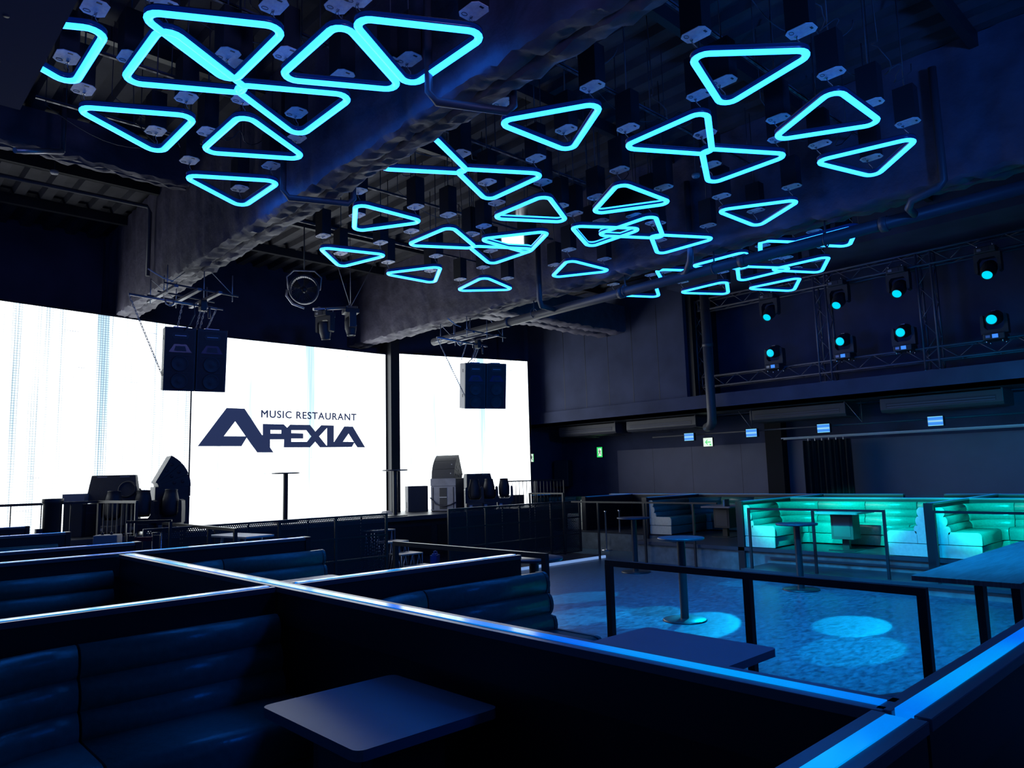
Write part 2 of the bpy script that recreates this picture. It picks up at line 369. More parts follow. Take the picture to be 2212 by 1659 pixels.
# ------------------------------------------------------------------ stage and platforms
st = struct(MB().box(-2, 16.6, 14.25, YB, 1.0, 1.1).build('stage', 'deck'))
MB().box(-2, 16.6, 14.35, YB, 0, 1.0).build('stage_front', 'black', st)
MB().box(-2, 16.6, 14.22, 14.25, 1.0, 1.1).build('stage_edge', 'trim', st)
for x in (9.7, 10.9, 12.1): 
    MB().box(x, x + 1.0, 14.33, 14.35, .15, .85).build('stage_hatch', 'part', st)
fl = struct(MB().box(4.7, 13.6, 11.42, 14.35, 0.0, .05).build('low_stage_apron', 'deck'))
MB().box(4.7, 13.3, 11.38, 11.42, .0, .055).build('edge_strip', 'edge_reflection', fl); MB().box(13.34, 13.56, 11.38, 11.42, .0, .055).build('edge_strip', 'edge_reflection', fl)
pl = struct(MB().box(-3, 4.62, -4, 14.3, 0, .45).build('left_platform', 'deck'))
pr = struct(MB().box(13.4, XR, -4, 10.35, 0, .42).build('right_platform', 'riser'))
MB().box(13.37, XR, -4, 10.38, .42, .45).build('platform_top', 'deck', pr)
MB().box(13.35, 13.37, -4, 10.4, .385, .452).build('nosing', 'trim', pr)
MB().box(13.35, 14.9, 10.38, 10.4, .385, .452).build('nosing', 'trim', pr)
MB().box(14.9, XR, 10.35, 16.9, 0, .42).build('platform_rear', 'riser', pr)
MB().box(14.9, XR, 10.35, 16.9, .42, .45).build('platform_rear_top', 'deck', pr)
ps = struct(MB().box(12.42, 13.4, -4, 7.15, 0, .15).build('right_step', 'riser'))
MB().box(12.38, 13.4, -4, 7.18, .15, .18).build('step_top', 'deck', ps)
MB().box(12.36, 12.38, -4, 7.2, .13, .182).build('step_nosing', 'trim', ps)
MB().box(13.36, 13.4, -4, 7.15, .26, .29).build('step_band', 'trim', ps)
col = struct(MB().box(10.78, 11.05, 16.1, 16.6, 1.1, DZ).build('column', 'black'))

# ------------------------------------------------------------------ LED screens
def screen(name, x0, y0, x1, y1, z0, z1, m_, label, seam=None):
    L_ = math.hypot(x1 - x0, y1 - y0); a = math.atan2(y1 - y0, x1 - x0)
    t = thing(name, label, 'screen', (x0, y0, z0), a, 'white LED screens across the stage')
    H_ = z1 - z0
    MB().box(0, L_, .0, .012, 0, H_).build('display', m_, t)
    MB().box(-.03, L_ + .03, .013, .16, -.0, H_ + .03).build('cabinet', 'black', t)
    MB().box(-.03, L_ + .03, -.01, .013, H_, H_ + .035).build('top_frame', 'black', t)
    for s_ in (-.03, L_): MB().box(s_, s_ + .03, -.01, .013, 0, H_).build('side_frame', 'black', t)
    return t
s1 = screen('led_screen', 1.0, 15.35, 5.64, 16.0, 1.1, 5.31, 'screen_dots', 'blank white LED screen wing at the far left of the stage')
s2 = screen('led_screen', 5.67, 16.3, 10.74, 16.3, 1.1, 5.235, 'screen', 'white LED screen carrying the big dark logo, left of the column')
s3 = screen('led_screen', 11.12, 16.84, 15.5, 15.79, 1.1, 5.39, 'screen', 'narrow blank white LED screen right of the black column')

LOGO = [[[5.924,2.784],[6.539,3.643],[6.951,3.643],[7.37,3.05],[7.39,3.051],[7.386,3.307],[7.9,3.31],[7.985,3.233],[8.063,3.31],[8.572,3.313],[8.717,3.156],[8.873,3.315],[9.216,3.316],[9.217,2.91],[9.228,2.91],[9.508,3.3],[9.753,3.303],[10.112,2.78],[9.885,2.779],[9.795,2.894],[9.723,2.786],[8.842,2.774],[8.713,2.91],[8.575,2.773],[7.906,2.767],[7.911,2.956],[7.568,2.952],[7.568,2.768],[7.654,2.65],[7.262,2.65],[7.009,2.983],[6.893,2.79]],[[6.739,3.349],[6.986,3.016],[6.491,3.011]],[[7.572,3.17],[7.843,3.174],[7.841,3.09],[7.573,3.088]],[[8.091,3.176],[8.479,3.184],[8.61,3.037],[8.498,2.906],[8.092,2.902],[8.091,2.978],[8.399,2.982],[8.398,3.105],[8.092,3.107]],[[9.032,3.252],[9.034,2.821],[9.014,2.821],[8.818,3.04]],[[9.63,3.124],[9.783,2.915],[9.473,2.918]]]
def curve_mesh(cu):
    o = bpy.data.objects.new('tmp', cu); C.objects.link(o); bpy.context.view_layer.update()
    me = bpy.data.meshes.new_from_object(o.evaluated_get(bpy.context.evaluated_depsgraph_get())); bpy.data.objects.remove(o); return me
cu = bpy.data.curves.new('logo', 'CURVE'); cu.dimensions = '2D'; cu.fill_mode = 'BOTH'; cu.extrude = .002
for poly in LOGO:
    s_ = cu.splines.new('POLY'); s_.points.add(len(poly) - 1); s_.use_cyclic_u = True
    for i, (a, b) in enumerate(poly): s_.points[i].co = (a - 5.67, b - 1.1, 0, 1)
me = curve_mesh(cu); me.materials.clear(); me.materials.append(M['logo'])
obj('logo', me, s2, (0, -.006, 0), (PI / 2, 0, 0))
def text_mesh(txt, size, m_, font_spacing=1.0, extrude=.001, offset=0):
    cu = bpy.data.curves.new('txt', 'FONT'); cu.body = txt; cu.size = size; cu.extrude = extrude; cu.space_character = font_spacing; cu.offset = offset; cu.resolution_u = 4
    me = curve_mesh(cu); me.materials.clear(); me.materials.append(M[m_]); return me
me = text_mesh('MUSIC RESTAURANT', .235, 'logo', 1.12, offset=0)
xs = [v.co.x for v in me.vertices]; k = 2.505 / (max(xs) - min(xs)); x0 = min(xs)
ys = [v.co.y for v in me.vertices]; ky = .168 / (max(ys) - min(ys)); y0 = min(ys)
for v in me.vertices: v.co.x = (v.co.x - x0) * k; v.co.y = (v.co.y - y0) * ky
bmx = [v.co.x for v in me.vertices]
bmf = bmesh.new()
for dx_, dy_ in ((0, 0), (.006, 0), (-.006, 0), (0, .005), (0, -.005), (.004, .004), (-.004, -.004), (.004, -.004), (-.004, .004)):
    n0 = len(bmf.verts); bmf.from_mesh(me); bmf.verts.ensure_lookup_table()
    for v in bmf.verts[n0:]: v.co.x += dx_; v.co.y += dy_
bmf.to_mesh(me); bmf.free()
gaps = sorted(bmx); CUT = max(zip(gaps, gaps[1:]), key=lambda g: g[1] - g[0]); CUT = (CUT[0] + CUT[1]) / 2
for side_ in (0, 1):
    m2 = me.copy(); bm_ = bmesh.new(); bm_.from_mesh(m2); bmesh.ops.delete(bm_, geom=[v for v in bm_.verts if (v.co.x > CUT) == bool(side_)], context='VERTS'); bm_.to_mesh(m2); bm_.free()
    obj('lettering', m2, s2, (7.348 - 5.67, -.006, 3.457 - 1.1), (PI / 2, 0, 0))

# ------------------------------------------------------------------ neon triangles and their winches
TRI = {
 'A1': (1.09, 6.49, 60, 'neon triangle cut off by the lowered ceiling'),
 'A2': (2.119, 5.565, 60, 'biggest neon triangle at top left'),
 'A3': (2.02, 6.146, 120, 'neon triangle half hidden by the biggest one'),
 'A4': (3.02, 5.225, 0, 'upright neon triangle in the top row'),
 'A5': (3.355, 4.603, 60, 'top row neon triangle against the wrapped beam'),
 'A6': (3.05, 6.13, 60, 'neon triangle touching the half hidden one'),
 'A7': (2.111, 7.433, 60, 'long neon triangle above the wing screen'),
 'A8': (3.051, 7.106, 0, 'upright third-row neon triangle left of the beam'),
 'A9': (3.42, 8.392, 60, 'lowest neon triangle left of the wrapped beam'),
 'B1': (4.68, 6.29, 118, 'neon triangle partly behind the left wrapped beam'),
 'B2': (5.71, 6.258, 58.4, 'right half of the bow tie beside the beam'),
 'B3': (5.331, 8.232, 90, 'neon triangle with a vertical left side'),
 'B4': (6.586, 8.392, 0, 'left half of the small central bow tie'),
 'B5': (7.658, 8.38, 60, 'right half of the small central bow tie'),
 'B6': (5.91, 9.971, 73.2, 'neon triangle just above the hanging fan'),
 'B7': (7.397, 10.145, 28.7, 'thin neon triangle pointing left near the fan'),
 'B8': (8.814, 10.046, 108.1, 'lowest upright triangle above the right speakers'),
 'C1': (6.804, 6.7, 119, 'mirrored triangle left of the other upright one'),
 'C2': (7.496, 7.744, 32, 'mirrored triangle reflecting the white screen'),
 'C3': (7.45, 5.629, 89, 'mirrored triangle topmost of the four'),
 'C4': (8.224, 6.738, 57, 'mirrored triangle under the topmost mirrored one'),
 'D1': (5.239, 4.816, 29, 'lone neon triangle at centre top'),
 'D2': (6.442, 4.158, 119, 'left half of the large bow tie'),
 'D3': (7.471, 4.117, 58, 'right half of the large bow tie'),
 'D4': (5.768, 3.034, 46.3, 'topmost neon triangle on the right'),
 'D5': (7.248, 2.913, 89, 'upright neon triangle right of the large bow tie'),
 'D6': (8.598, 3.052, 14.4, 'neon triangle furthest to the right'),
 'D7': (9.229, 4.77, 29, 'lone neon triangle above the drain pipe'),
 'E1': (8.493, 6.273, 119, 'left half of the bow tie behind the mirrors'),
 'E2': (9.445, 6.277, 60, 'right half of the bow tie behind the mirrors'),
 'E3': (9.369, 8.238, 89, 'small upright triangle left of the pipe elbow'),
 'F1': (11.1, 7.353, 58, 'neon triangle where drain pipe meets right beam'),
 'F2': (11.586, 8.548, 1.7, 'lowest triangle mostly behind the drain pipe'),
 'F3': (12.537, 7.571, 119, 'small neon triangle above the tall standing pipe'),
 'F4': (11.092, 6.353, 119, 'left half of the bow tie crossed by pipe'),
 'F5': (12.085, 6.35, 58.3, 'right half of the bow tie crossed by pipe'),
 'F6': (12.455, 5.609, 1.2, 'wide neon triangle just under the drain pipe'),
 'F7': (13.388, 6.574, 2.5, 'lowest right triangle against the top truss'),
 'F8': (11.06, 5.36, 58, 'left triangle of two lying along the pipe'),
 'F9': (11.24, 4.63, 119, 'right triangle of two lying along the pipe'),
}
ZT = 5.5
def tri_path(rad=.10, Rs=.635, n=6):
    pts = []
    for k in range(3):
        a = 2 * PI * k / 3; cx = (Rs - 2 * rad) * math.cos(a); cy = (Rs - 2 * rad) * math.sin(a)
        for i in range(n + 1):
            b = a + R(-60 + 120 * i / n); pts.append((cx + rad * math.cos(b), cy + rad * math.sin(b)))
    return pts
def offset_ring(pts, prof, closed=True):       # sweep a (offset, z) closed profile along the loop
    n = len(pts); vs = []; P = len(prof)
    for i, p in enumerate(pts):
        a = Vector(pts[i - 1]); c = Vector(pts[(i + 1) % n]); t = (c - a).normalized(); nn = Vector((t.y, -t.x))
        for o_, z in prof: vs.append((p[0] + nn.x * o_, p[1] + nn.y * o_, z))
    fs = [(i * P + j, ((i + 1) % n) * P + j, ((i + 1) % n) * P + (j + 1) % P, i * P + (j + 1) % P) for i in range(n) for j in range(P)]
    return MB().add(vs, fs, True)
TP = tri_path()
tube_me = offset_ring(TP, [(.034 * math.cos(R(a)), -.006 + .024 * math.sin(R(a))) for a in range(0, 360, 36)]).mesh('neon_tube', 'neon')
side_me = offset_ring(TP, [(-.032, .0), (-.032, .045), (.032, .045), (.032, .0)]).mesh('housing', 'neonside')
rim_me = offset_ring(TP, [(-.034, .045), (-.034, .051), (.034, .051), (.034, .045)]).mesh('lid', 'steel')
inner = tri_path(.075, .60)
mir_me = MB().prism(inner, .012, .022).mesh('mirror_panel', 'mirror')
# winch prototypes: origin at the bottom plate
oct_ = [(-.09, -.08), (-.05, -.12), (.05, -.12), (.09, -.08), (.09, .08), (.05, .12), (-.05, .12), (-.09, .08)]
plate_me = MB().prism(oct_, 0, .006).mesh('bottom_plate', 'plate')
box_me = MB().box(-.075, .075, -.105, .105, .008, .40).mesh('winch_body', 'black')
slot_me = MB().box(-.01, .03, -.095, -.075, -.001, .0).mesh('plate_slot', 'ink')
ring_me = MB().tube([(-.04 + .026 * math.cos(R(a)), .07 + .018 * math.sin(R(a)), -.001) for a in range(0, 360, 30)], .0025, 4, closed=True).mesh('plate_ring', 'ink')
tm = text_mesh('DLB', .045, 'plate_mark', 1, .0004)
mark = MB()
for i, h in enumerate((.014, .022, .03)): mark.box(-.018 + i * .014, -.012 + i * .014, -.005 - h, -.005, -.0012, -.0002)
mark_me = mark.mesh('plate_bars', 'plate_mark')
wire_me = MB().tube([(.02, .06, 0), (.02, .05, -.04), (.015, .03, -.07), (.025, .01, -.10), (.02, 0, -.145)], .004, 5).mesh('hoist_wire', 'galv')
loop_me = MB().tube([(.03, .05, 0), (-.005, .045, -.045), (-.01, .03, -.085), (.02, .005, -.14)], .0025, 4).mesh('power_cable', 'pipe')
hook_me = MB().box(.01, .03, .05, .07, -.015, 0).mesh('hook_block', 'chrome')
rod_me = MB().tube([(.0, 0, .40), (.0, 0, DZ - 5.71)], .008, 5).mesh('hanger_rod', 'pipe')
def winch(loc, label, rz):
    t = thing('winch', label, 'winch', loc, rz, 'hoist winches above the neon triangles')
    bp = obj('bottom_plate', plate_me, t)
    for nme, me_ in (('plate_slot', slot_me), ('plate_ring', ring_me), ('plate_bars', mark_me)): obj(nme, me_, bp)
    for nme, me_ in (('winch_body', box_me), ('hoist_wire', wire_me), ('power_cable', loop_me), ('hook_block', hook_me), ('hanger_rod', rod_me)):
        obj(nme, me_, t)
    o = obj('plate_lettering', tm, bp, (-.04, .035, -.001), (PI, 0, 0))
    return t
rl = rx.copy(); 
for key, (cx, cy, ang, d) in TRI.items():
    t = thing('neon_triangle', 'cyan glowing ' + d, 'light', (cx, cy, ZT), R(ang), 'cyan neon triangles hung under the ceiling')
    obj('neon_tube', tube_me, t); obj('housing', side_me, t); obj('lid', rim_me, t)
    if key[0] == 'C': obj('mirror_panel', mir_me, t)
    cs = [(cx + .52 * math.cos(R(ang + 120 * k)), cy + .52 * math.sin(R(ang + 120 * k))) for k in range(3)]
    # which corner is which in the photo: by direction across the camera's view
    order = sorted(range(3), key=lambda i: (cs[i][0] * rx.x + cs[i][1] * rx.y) / (cs[i][0] * fx.x + cs[i][1] * fx.y))
    nm = {order[0]: 'left', order[1]: 'middle', order[2]: 'right'}
    for k, (x, y) in enumerate(cs):
        if x < 1.05 and y < 7.5: continue
        winch((x - .02, y, 5.69), 'winch above the %s corner of the %s' % (nm[k], d), 0)

# ------------------------------------------------------------------ pipes, rails and cables under the ceiling
def pipe(pts, r, label=None, cat='pipe', m_='pipe', name='pipe', n=12, collars=()):
    t = thing(name, label, cat, (0, 0, 0)); MB().tube(pts, r, n).build('pipe_run', m_, t)
    for c in collars:
        c = Vector(c); a = Vector(pts[0]); b = Vector(pts[-1]); d = (b - a).normalized()
        MB().tube([c - d * .05, c + d * .05], r * 1.22, n).build('collar', m_, t)
    return t
t = pipe([(10.22, 1.5, 5.22), (10.30, 13.6, 5.12)], .085, 'long black drain pipe slung under the right wrapped beam', collars=[(10.24, 3.5, 5.20), (10.25, 5.6, 5.19), (10.27, 8.0, 5.17), (10.29, 11, 5.15)])
for y in (4.3, 6.1, 7.9, 10.2, 12.2): MB().tube([(10.25, y, 5.1), (10.25, y, 5.5)], .012, 6).build('hanger', 'pipe', t)
for y in (4.3, 6.1, 7.9, 10.2): MB().tube([(10.25 + .1 * math.cos(R(a)), y, 5.19 + .1 * math.sin(R(a))) for a in range(0, 360, 30)], .01, 5, closed=True).build('clamp_ring', 'pipe', t)
pipe([(9.9, 6.3, 6.6), (9.9, 6.3, 5.42), (9.95, 6.35, 5.3), (10.2, 6.6, 5.22), (10.26, 6.9, 5.19)], .05, 'thin down pipe joining the drain pipe by the right beam', name='down_pipe')
pipe([(9.7, 9.5, 6.4), (9.7, 9.5, 5.25), (9.8, 9.55, 5.15), (10.2, 9.6, 5.15)], .05, 'down pipe in front of the right beam above the right speaker rig', name='down_pipe')
pipe([(9.83, 2.64, 6.9), (9.83, 2.64, 5.42), (9.82, 2.7, 5.35), (9.8, 3.0, 5.28), (9.9, 3.08, 5.22), (10.22, 3.1, 5.2)], .048, 'down pipe with an elbow at the far right near the photo edge', name='down_pipe')
pipe([(3.72, 7.75, 6.6), (3.72, 7.75, 5.35), (3.78, 7.72, 5.26), (4.4, 7.45, 5.26), (4.45, 7.42, 5.32), (4.45, 7.42, 5.5)], .035, 'bent pipe passing under the left wrapped beam, lower one', name='bent_pipe')
pipe([(3.66, 4.85, 6.6), (3.66, 4.85, 5.32), (3.72, 4.82, 5.24), (4.3, 4.55, 5.24), (4.36, 4.52, 5.30), (4.36, 4.52, 5.5)], .035, 'bent pipe passing under the left wrapped beam, upper one', name='bent_pipe')
pipe([(15.6, 9.62, 6.5), (15.6, 9.6, 3.25), (15.62, 9.62, 3.1), (15.7, 9.72, 3.03), (16.0, 10.0, 3.02)], .11, 'tall black drain pipe standing in front of the balcony', name='drain_pipe', n=16, collars=[(15.6, 9.6, 5.0)])
pipe([(-2, 13.4, 6.85), (3.9, 13.4, 6.85), (3.95, 13.4, 6.75), (3.95, 13.4, 5.6)], .035, 'thin pipe along the cross beam above the wing screen', name='service_pipe')
pipe([(2.0, 10.4, 7.1), (2.0, 10.4, 6.25)], .03, 'black drop rod hanging in front of the left cross beam', name='drop_rod', cat='rod')
pipe([(2.0, 10.4, 6.25), (1.45, 10.1, 6.0)], .035, 'bright metal tube end under the left cross beam', name='metal_tube', m_='galv', cat='tube')
# slotted rails carrying the winches, every one along the room's width
def rail(x0, x1, y, z, label):
    t = thing('slotted_rail', label, 'rail', (x0, y, z), 0, 'slotted steel rails under the deck')
    L_ = x1 - x0; MB().box(0, L_, -.02, .02, 0, .008).box(0, L_, -.02, -.016, 0, .03).box(0, L_, .016, .02, 0, .03).build('channel', 'truss', t)
    sl = MB()
    k = .1
    while k < L_ - .1: sl.box(k, k + .07, -.007, .007, -.002, -.0005); k += .14
    o = sl.build('slots', 'ink', t); o['kind'] = 'stuff'
    for x in (.3, L_ / 2, L_ - .3): MB().tube([(x, 0, .03), (x, 0, DZ - z)], .006, 5).build('hanger_rod', 'pipe', t)
rows = [('top left, nearest the camera', 1.2, 3.7, 4.9), ('left, behind the biggest triangle', 1.2, 3.7, 6.3), ('left, above the third row', 1.3, 3.7, 7.9), ('left, above the lowest triangle', 1.5, 3.7, 9.3),
        ('middle, nearest the camera', 4.5, 9.8, 3.6), ('middle, above the large bow tie', 4.5, 9.8, 5.0), ('middle, above the mirrored triangles', 4.6, 9.8, 7.0), ('middle, above the small bow tie', 4.7, 9.8, 9.2), ('middle, furthest from the camera', 4.8, 9.8, 11.2),
        ('right, over the triangles beyond the drain pipe', 10.8, 14.2, 5.2), ('right, last before the truss', 10.8, 14.2, 7.2)]
for d, a, b, y in rows: rail(a, b, y, 6.35, 'dark slotted rail under the deck, ' + d)
# tangles of control cable looped along the rails
def cable(pts, r, label, m_='pipe'):
    cu = MB().tube(pts, r, 5); o = cu.build('cable', m_); tag(o, label, 'cable', 'loose cables under the ceiling'); return o
rnd = random.Random(11)
places = [('beside the biggest triangle', 2.5, 6.0), ('left of the small upright triangle', 2.9, 8.3), ('above the lowest left triangle', 2.4, 9.0), ('near the left bow tie', 5.3, 6.9), ('right of the left beam', 4.9, 7.9), ('above the small bow tie', 6.9, 8.6),
          ('left of the lone centre triangle', 4.8, 4.4), ('above the large bow tie', 6.6, 4.6), ('above the topmost right triangle', 6.2, 2.6), ('right of the topmost right triangle', 7.5, 2.5), ('above the furthest right triangle', 8.6, 3.6), ('above the mirrored triangles', 7.4, 6.3), ('above the lowest middle triangles', 7.9, 9.6)]
for d, x, y in places:
    pts = []
    for i in range(26):
        a = i * .55
        if i == 0: pts.append((x, y, 7.185))
        pts.append((x + i * .035 + .05 * math.cos(a), y + .06 * math.sin(a * 1.3) + rnd.uniform(-.02, .02), 6.25 - .16 * math.sin(PI * i / 25) + .07 * math.sin(a)))
    cable(pts, .006, 'tangled grey cable hanging from the rails ' + d)
    pts = [(x - .8 + 1.5 * k / 10, y + .3, 6.3 - .25 * math.sin(PI * k / 10)) for k in range(11)]
    pts = [(x - .8, y + .3, 7.185)] + pts + [(x + .7, y + .3, 7.185)]
    cable(pts, .005, 'sagging grey cable slung in a bow ' + d)

# smoke detectors
def detector(x, y, z, label, m_='white'):
    t = thing('smoke_detector', label, 'detector', (x, y, z))
    MB().lathe([(0, 0), (.05, 0), (.06, .02), (.06, .05), (0, .05)], 20).build('body', m_, t)
    MB().lathe([(.02, -.004), (.035, -.004), (.035, 0), (.02, 0), (.02, -.004)], 16).build('vent_ring', 'galv', t)
    MB().tube([(0, 0, .05), (0, 0, max(.1, min(DZ, 7.2) - z))], .008, 5).build('mount', 'pipe', t)
detector(2.42, 13.1, 6.95, 'small round white detector under the cross beam at the left')
detector(10.2, 16.05, 6.55, 'small round white detector left of the column above the screens')
detector(8.9, 5.5, 6.15, 'small round detector below the large bow tie triangles')
detector(.75, 16.8, 6.6, 'pale fitting on the dark wall above the wing screen at far left')

# ------------------------------------------------------------------ lattice truss
def truss_seg(t, a, b, w_, diag=.32, r=.024):
    """square lattice truss of four chords between a and b (axis along y or z), as parts of t"""
    a = Vector(a); b = Vector(b); d = (b - a).normalized(); L_ = (b - a).length
    u = Vector((1, 0, 0)); v = d.cross(u).normalized()
    cs = [u * (sx * w_ / 2) + v * (sy * w_ / 2) for sx, sy in ((-1, -1), (-1, 1), (1, 1), (1, -1))]
    for c in cs: MB().tube([a + c, b + c], r, 8).build('chord', 'truss', t)
    n_ = max(2, int(L_ / diag)); st_ = L_ / n_
    me_cache = {}
    for f in range(4):
        if f == 2: continue
        c1 = cs[f]; c2 = cs[(f + 1) % 4]
        for i in range(n_):
            p = a + d * (i * st_) + (c1 if i % 2 == 0 else c2); q = a + d * ((i + 1) * st_) + (c2 if i % 2 == 0 else c1)
            MB().tube([p, q], r * .42, 5).build('brace', 'truss', t)
    for e in (a + d * .02, b - d * .02):
        for i in range(4): MB().tube([e + cs[i], e + cs[(i + 1) % 4]], r * .7, 6).build('end_bar', 'truss', t)
XT = 16.5
tt = thing('lattice_truss', 'top horizontal lattice truss in the niche on the right wall', 'truss', (0, 0, 0), 0, 'trusses in the wall niche'); truss_seg(tt, (XT, 1.5, 6.2), (XT, 10.3, 6.2), .28)
tb = thing('lattice_truss', 'bottom horizontal lattice truss in the niche above the balcony', 'truss', (0, 0, 0), 0, 'trusses in the wall niche'); truss_seg(tb, (XT, 1.5, 4.2), (XT, 10.3, 4.2), .26)
for lab, y in (('upright lattice truss at the left end of the niche', 10.25), ('upright lattice truss between the first and second lamp from the left', 7.1), ('upright lattice truss between the two rightmost lamps', 4.92)):
    tv = thing('lattice_truss', lab, 'truss', (0, 0, 0), 0, 'trusses in the wall niche'); truss_seg(tv, (XT, y, 3.85), (XT, y, 6.35), .27)
    for dy in (-.135, .135): MB().tube([(XT - .135, y + dy, 3.83), (XT - .135, y + dy, 3.9)], .03, 8).build('foot', 'chrome', tv)

# ------------------------------------------------------------------ moving head lamps
def moving_head(name, loc, hang, tilt, lit, label, group, rz=0, sc_=1.0, parent=None):
    """base, yoke and tilting head; the lamp faces -x of its own frame; hang=True turns it upside down"""
    t = thing(name, label, 'lamp', loc, rz, group); s = -1 if hang else 1
    bo = MB().box(-.15, .15, -.15, .15, 0, s * .1).build('base', 'cabinet', t, .012)
    MB().box(-.157, -.15, -.06, .02, s * .02, s * .08).build('display', 'glow' if lit and not hang else 'ink', bo)
    MB().box(-.156, -.15, .05, .11, s * .03, s * .07).build('button_pad', 'galv', bo)
    for yy in (-.11, .11):
        for xx in (-.11, .11): MB().tube([(xx, yy, 0), (xx, yy, -s * .05)], .012, 6).build('foot', 'chrome', t)
    prof = [(-.19, .10), (.19, .10), (.19, .30), (.185, .40), (.15, .42), (.14, .38), (.14, .22), (.10, .17), (-.10, .17), (-.14, .22), (-.14, .38), (-.15, .42), (-.185, .40), (-.19, .30)]
    pz = [(a, s * z) for a, z in prof]
    if s < 0: pz = pz[::-1]
    v = [(-.07, a, z) for a, z in pz] + [(.07, a, z) for a, z in pz]; n_ = len(pz)
    fs = [(i, (i + 1) % n_, n_ + (i + 1) % n_, n_ + i) for i in range(n_)]
    for k in (0, n_):
        # split caps into quads: strip along the U
        idx = list(range(n_)); q = [(0, 1, 7, 8) if False else None]
    caps = []
    order = [(1, 2, 6, 7), (2, 3, 5, 6), (3, 4, 5), (0, 13, 9, 8), (13, 12, 10, 9), (12, 11, 10), (0, 8, 7, 1)]
    if s < 0:
        order = [tuple(n_ - 1 - i for i in f) for f in order]
    fs += [f for f in order] + [tuple(n_ + i for i in f[::-1]) for f in order]
    MB().add(v, fs).build('yoke', 'cabinet', t)
    hd = MB().lathe([(0, -.17), (.09, -.165), (.115, -.10), (.118, .04), (.10, .12), (.085, .185), (.09, .19), (.088, .2), (.078, .2), (.074, .185)], 24)
    ln = MB().lathe([(0, .188), (.04, .19), (.078, .184)], 24)
    mt = Matrix.Translation((0, 0, s * .36)) @ Matrix.Rotation(R(tilt), 4, 'Y')
    ho = hd.xf(mt).build('head', 'cabinet', t); ln.xf(mt).build('lens', 'lens' if lit else 'glass', ho)
    MB().box(-.004, .004, -.03, .03, -.02, .0).xf(mt @ Matrix.Translation((.118 if not hang else -.118, 0, 0))).build('label_plate', 'galv', ho)
    return t, mt
heads_u = [(8.30, 5.49), (6.66, 5.47), (5.40, 5.48), (3.76, 5.52)]
heads_l = [(8.26, 4.70), (6.63, 4.73), (5.39, 4.73), (3.76, 4.72)]
nmz = ['leftmost', 'second from left', 'third from left', 'rightmost']
pools = {0: (8.51, 6.43), 1: (8.04, 7.12), 2: (9.6, 4.09), 3: (8.39, 3.57), 4: (8.49, 5.56), 5: (9.07, 8.2), 6: (11.9, 6.9), 7: (6.9, 7.3)}
XH = 16.32
for i, (y, z) in enumerate(heads_u):
    base = z + .60; t, mt = moving_head('moving_head_lamp', (XH, y, base), True, -128, True, 'lit moving head lamp hanging in the niche, %s of the upper row' % nmz[i], 'moving heads in the wall niche')
    t.scale = (1.2, 1.2, 1.2); lp = Vector((XH, y, base)) + (mt @ Vector((0, 0, .21))) * 1.2; px, py = pools[i]
    spot('lamp_beam', lp, (px, py, 0), 6.2, 6500, (0, .52, 1), .25, .02)
for i, (y, z) in enumerate(heads_l):
    base = z - .42; t, mt = moving_head('moving_head_lamp', (XH, y, base), False, -105, True, 'lit moving head lamp standing in the niche, %s of the lower row' % nmz[i], 'moving heads in the wall niche')
    t.scale = (1.2, 1.2, 1.2); lp = Vector((XH, y, base)) + (mt @ Vector((0, 0, .21))) * 1.2; px, py = pools[i + 4]
    spot('lamp_beam', lp, (px, py, 0), 6.2, 5500 if i != 2 else 2000, (0, .52, 1), .25, .02)

# ------------------------------------------------------------------ air conditioners under the balcony
def aircon(y0, y1, label, flap):
    t = thing('air_conditioner', label, 'air conditioner', (16.75, y0, 3.1), 0, 'air conditioners under the balcony'); L_ = y1 - y0
    prof = [(0, .06), (.05, 0), (.75, 0), (.78, .06), (.78, .3), (0, .3)]
    n_ = len(prof); v = [(x, 0, z) for x, z in prof] + [(x, L_, z) for x, z in prof]
    fs = [tuple(range(n_)), tuple(range(2 * n_ - 1, n_ - 1, -1))] + [(i, n_ + i, n_ + (i + 1) % n_, (i + 1) % n_) for i in range(n_)]
    MB().add(v, fs).build('casing', 'pipe', t, .01)
    ol = MB().box(-.004, .004, .12, L_ - .12, .09, .2).build('outlet', 'ink', t)
    for k in range(2): MB().box(-.012, -.004, .14, L_ - .14, .10 + k * .05, .112 + k * .05).build('vane', 'panel', ol)
    n_ = 4
    for k in range(n_):
        a = .15 + (L_ - .3) * k / n_; b = .15 + (L_ - .3) * (k + 1) / n_ - .02
        tl = random.Random(k).uniform(.0, .05) if flap else 0
        MB().add([(.1, a, -.005), (.1, b, -.005), (.62, b, -.01 - tl), (.62, a, -.01 - tl), (.1, a, .0), (.1, b, .0), (.62, b, -.002 - tl), (.62, a, -.002 - tl)], [(0, 1, 2, 3), (7, 6, 5, 4), (0, 4, 5, 1), (2, 6, 7, 3), (1, 5, 6, 2), (3, 7, 4, 0)]).build('intake_grille', 'cabinet', t)
    MB().box(-.002, .78, 0, .03, .3, .33).build('hanger', 'pipe', t)
aircon(13.5, 15.75, 'long dark ceiling air conditioner furthest away, by the room corner', 1)
aircon(10.8, 13.1, 'long dark ceiling air conditioner left of the tall drain pipe', 1)
aircon(6.9, 9.25, 'long dark ceiling air conditioner right of the tall drain pipe', 0)
aircon(3.85, 6.15, 'long dark ceiling air conditioner nearest the right edge of the photo', 0)
